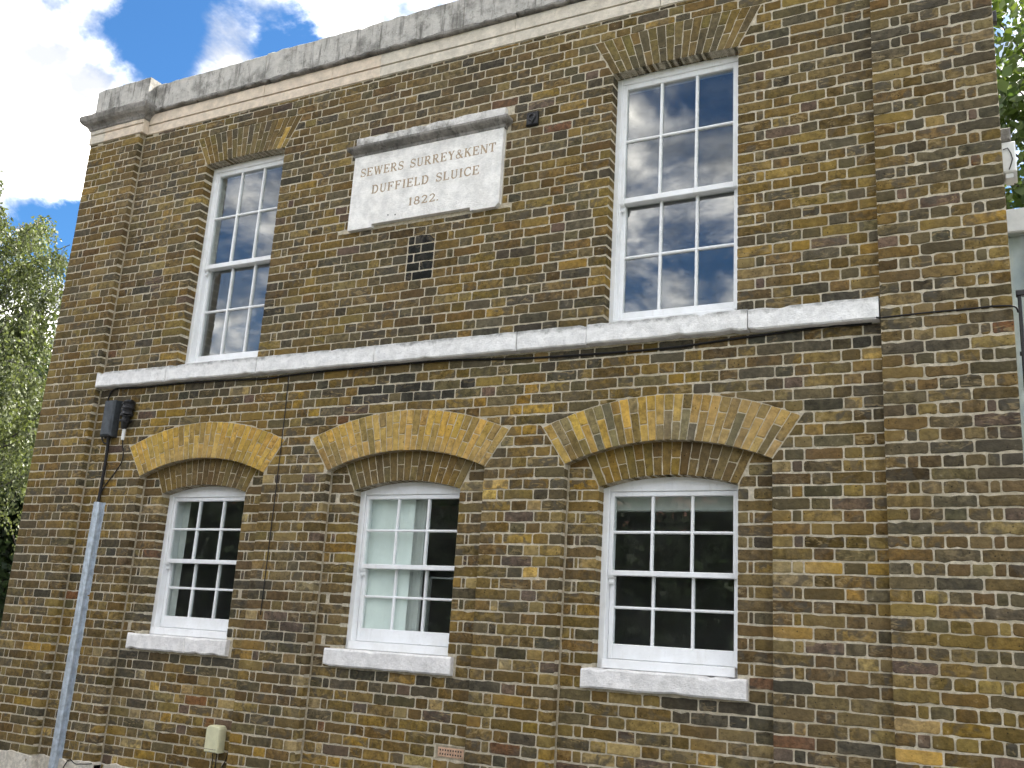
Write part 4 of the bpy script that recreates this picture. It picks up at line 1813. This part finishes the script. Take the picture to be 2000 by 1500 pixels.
weeping_birch((-10.3, 5.4, 0), 9.9, 3.5, 'weeping pale green birch tree at the left edge beside the building', 11, n_limb=46, per=34, leaf=0.05)
broad_tree((-17.0, 12.5, 0), 9.5, 4.4, 'dense dark green tree behind the birch', 23, 'dark_leaf', 0.03, 420, 130, 0.15, 1.3)
broad_tree((9.9, 6.6, 0), 12.0, 3.1, 'leafy green tree rising behind the right corner of the building', 31, 'green_leaf', 0.3, 330, 110, 0.10, 0.8)

# ------------------------------------------------------------------ what stands right of and behind the building
nb = empty('glazed_extension', (10, 3.0, 0))
tag(nb, 'white-framed glazed extension glimpsed behind the right corner of the building', 'extension')
q = MB()
q.box(8.32, 13.0, 3.0, 6.0, 0, 3.10)
q.build('lower_wall', 'grey_clad', nb)
q = MB()
q.box(8.10, 13.0, 2.96, 3.06, 5.28, 5.50, 0.01)
q.box(8.10, 13.0, 3.06, 6.0, 5.42, 5.50, 0.01)
q.build('roof', 'white_plastic', nb)
for i in range(6):
    q = MB()
    xx = 8.30 + i * 0.92
    q.box(xx, xx + 0.09, 2.97, 3.06, 3.10, 5.28, 0.008)
    q.build('mullion', 'white_plastic', nb)
    if i < 5:
        q = MB()
        q.box(xx + 0.09, xx + 0.92, 2.98, 3.05, 3.10, 3.18, 0.006)
        q.box(xx + 0.09, xx + 0.92, 2.98, 3.05, 4.25, 4.32, 0.006)
        q.build('transom', 'white_plastic', nb)
        q = MB()
        q.box(xx + 0.09, xx + 0.92, 3.01, 3.02, 3.18, 4.25)
        q.build('pane', 'glass_lower', nb)
        q = MB()
        q.box(xx + 0.09, xx + 0.92, 3.01, 3.02, 4.32, 5.28)
        q.build('pane', 'glass_lower', nb)
q = MB()
q.box(8.10, 8.30, 2.99, 3.04, 3.10, 5.28)
q.build('pane', 'glass_lower', nb)
q = MB()
q.box(8.11, 12.9, 3.09, 3.11, 3.1, 5.4)  # white sheet added behind the panes, standing in for their bright reflection
q.build('blind', 'white_plastic', nb)

rl = empty('iron_railing', (8.9, 0.5, 0))
tag(rl, 'black iron railing of a raised landing beside the right corner', 'railing')
q = MB()
q.box(8.178, 9.7, 0.42, 1.5, 2.62, 2.74, 0.01)
q.build('landing', 'grey_clad', rl)
for (a, b, c, d, e, f) in ((8.178, 9.7, 0.46, 0.50, 3.83, 3.865), (8.178, 9.7, 0.47, 0.49, 3.45, 3.475), (8.178, 9.7, 0.47, 0.49, 2.80, 2.825)):
    q = MB()
    q.box(a, b, c, d, e, f, 0.004)
    q.build('rail', 'black_iron', rl)
for xx in (8.186, 8.93, 9.66):
    q = MB()
    q.box(xx, xx + 0.022, 0.468, 0.492, 0.0, 3.83, 0.004)
    q.build('post', 'black_iron', rl)
for i in range(1, 12):
    xx = 8.20 + i * 0.12
    q = MB()
    q.tube([(xx, 0.48, 2.82), (xx, 0.48, 3.84)], 0.008, 6)
    q.build('baluster', 'black_iron', rl)

# ------------------------------------------------------------------ across the street (seen only in the glass)
def far_house(x0, x1, y0, y1, eaves, ridge, label, seed):
    h = empty('brick_house', ((x0 + x1) / 2, y1, 0))
    tag(h, label, 'house')
    q = MB()
    q.box(x0, x1, y0, y1, 0, eaves)
    q.build('wall', 'far_brick', h)
    q = MB()
    ym = (y0 + y1) / 2
    vs = [(x0 - .2, y1 + .3, eaves - .05), (x1 + .2, y1 + .3, eaves - .05), (x1 + .2, ym, ridge), (x0 - .2, ym, ridge), (x0 - .2, y0 - .3, eaves - .05), (x1 + .2, y0 - .3, eaves - .05)]
    q.add(vs, [(0, 1, 2, 3), (3, 2, 5, 4), (0, 3, 4), (1, 5, 2), (0, 4, 5, 1)])
    q.build('roof', 'roof_tile', h)
    n = int((x1 - x0) / 2.4)
    for i in range(n):
        cx = x0 + (i + 0.5) * (x1 - x0) / n
        for zz in (1.0, 3.6):
            q = MB()
            q.box(cx - .5, cx + .5, y1 - .05, y1 + .02, zz, zz + 1.3)
            w = q.build('window', 'dark_plastic', h)
            q = MB()
            q.box(cx - .56, cx + .56, y1 + .021, y1 + .05, zz - .08, zz)
            q.box(cx - .03, cx + .03, y1 + .021, y1 + .04, zz, zz + 1.3)
            q.build('window_frame', 'white_paint', h)


broad_tree((-11.4, -13.2, 0), 5.2, 2.3, 'added dark tree across the street, covering the tiled house in the left window reflection', 53, 'dark_leaf', 0.15, 110, 90, 0.16, 1.2)  # tree added to darken the house's reflection in the left lower window
far_house(-22, -8, -24, -16, 4.6, 7.2, 'red brick house with a tiled roof across the street, reflected in the left window', 1)
far_house(-5, 7, -26, -18, 4.6, 6.8, 'red brick house across the street opposite the building front', 2)
broad_tree((-5.5, -13.5, 0), 5.6, 2.4, 'round dark tree across the street left of the opposite house', 41, 'dark_leaf', 0.2, 110, 90, 0.16, 1.2)
broad_tree((2.0, -13.8, 0), 5.2, 2.4, 'dark tree across the street in front of the opposite house', 43, 'dark_leaf', 0.2, 110, 90, 0.16, 1.2)
broad_tree((6.4, -14.2, 0), 5.4, 2.3, 'dark tree across the street right of the opposite house', 47, 'dark_leaf', 0.2, 110, 90, 0.16, 1.2)
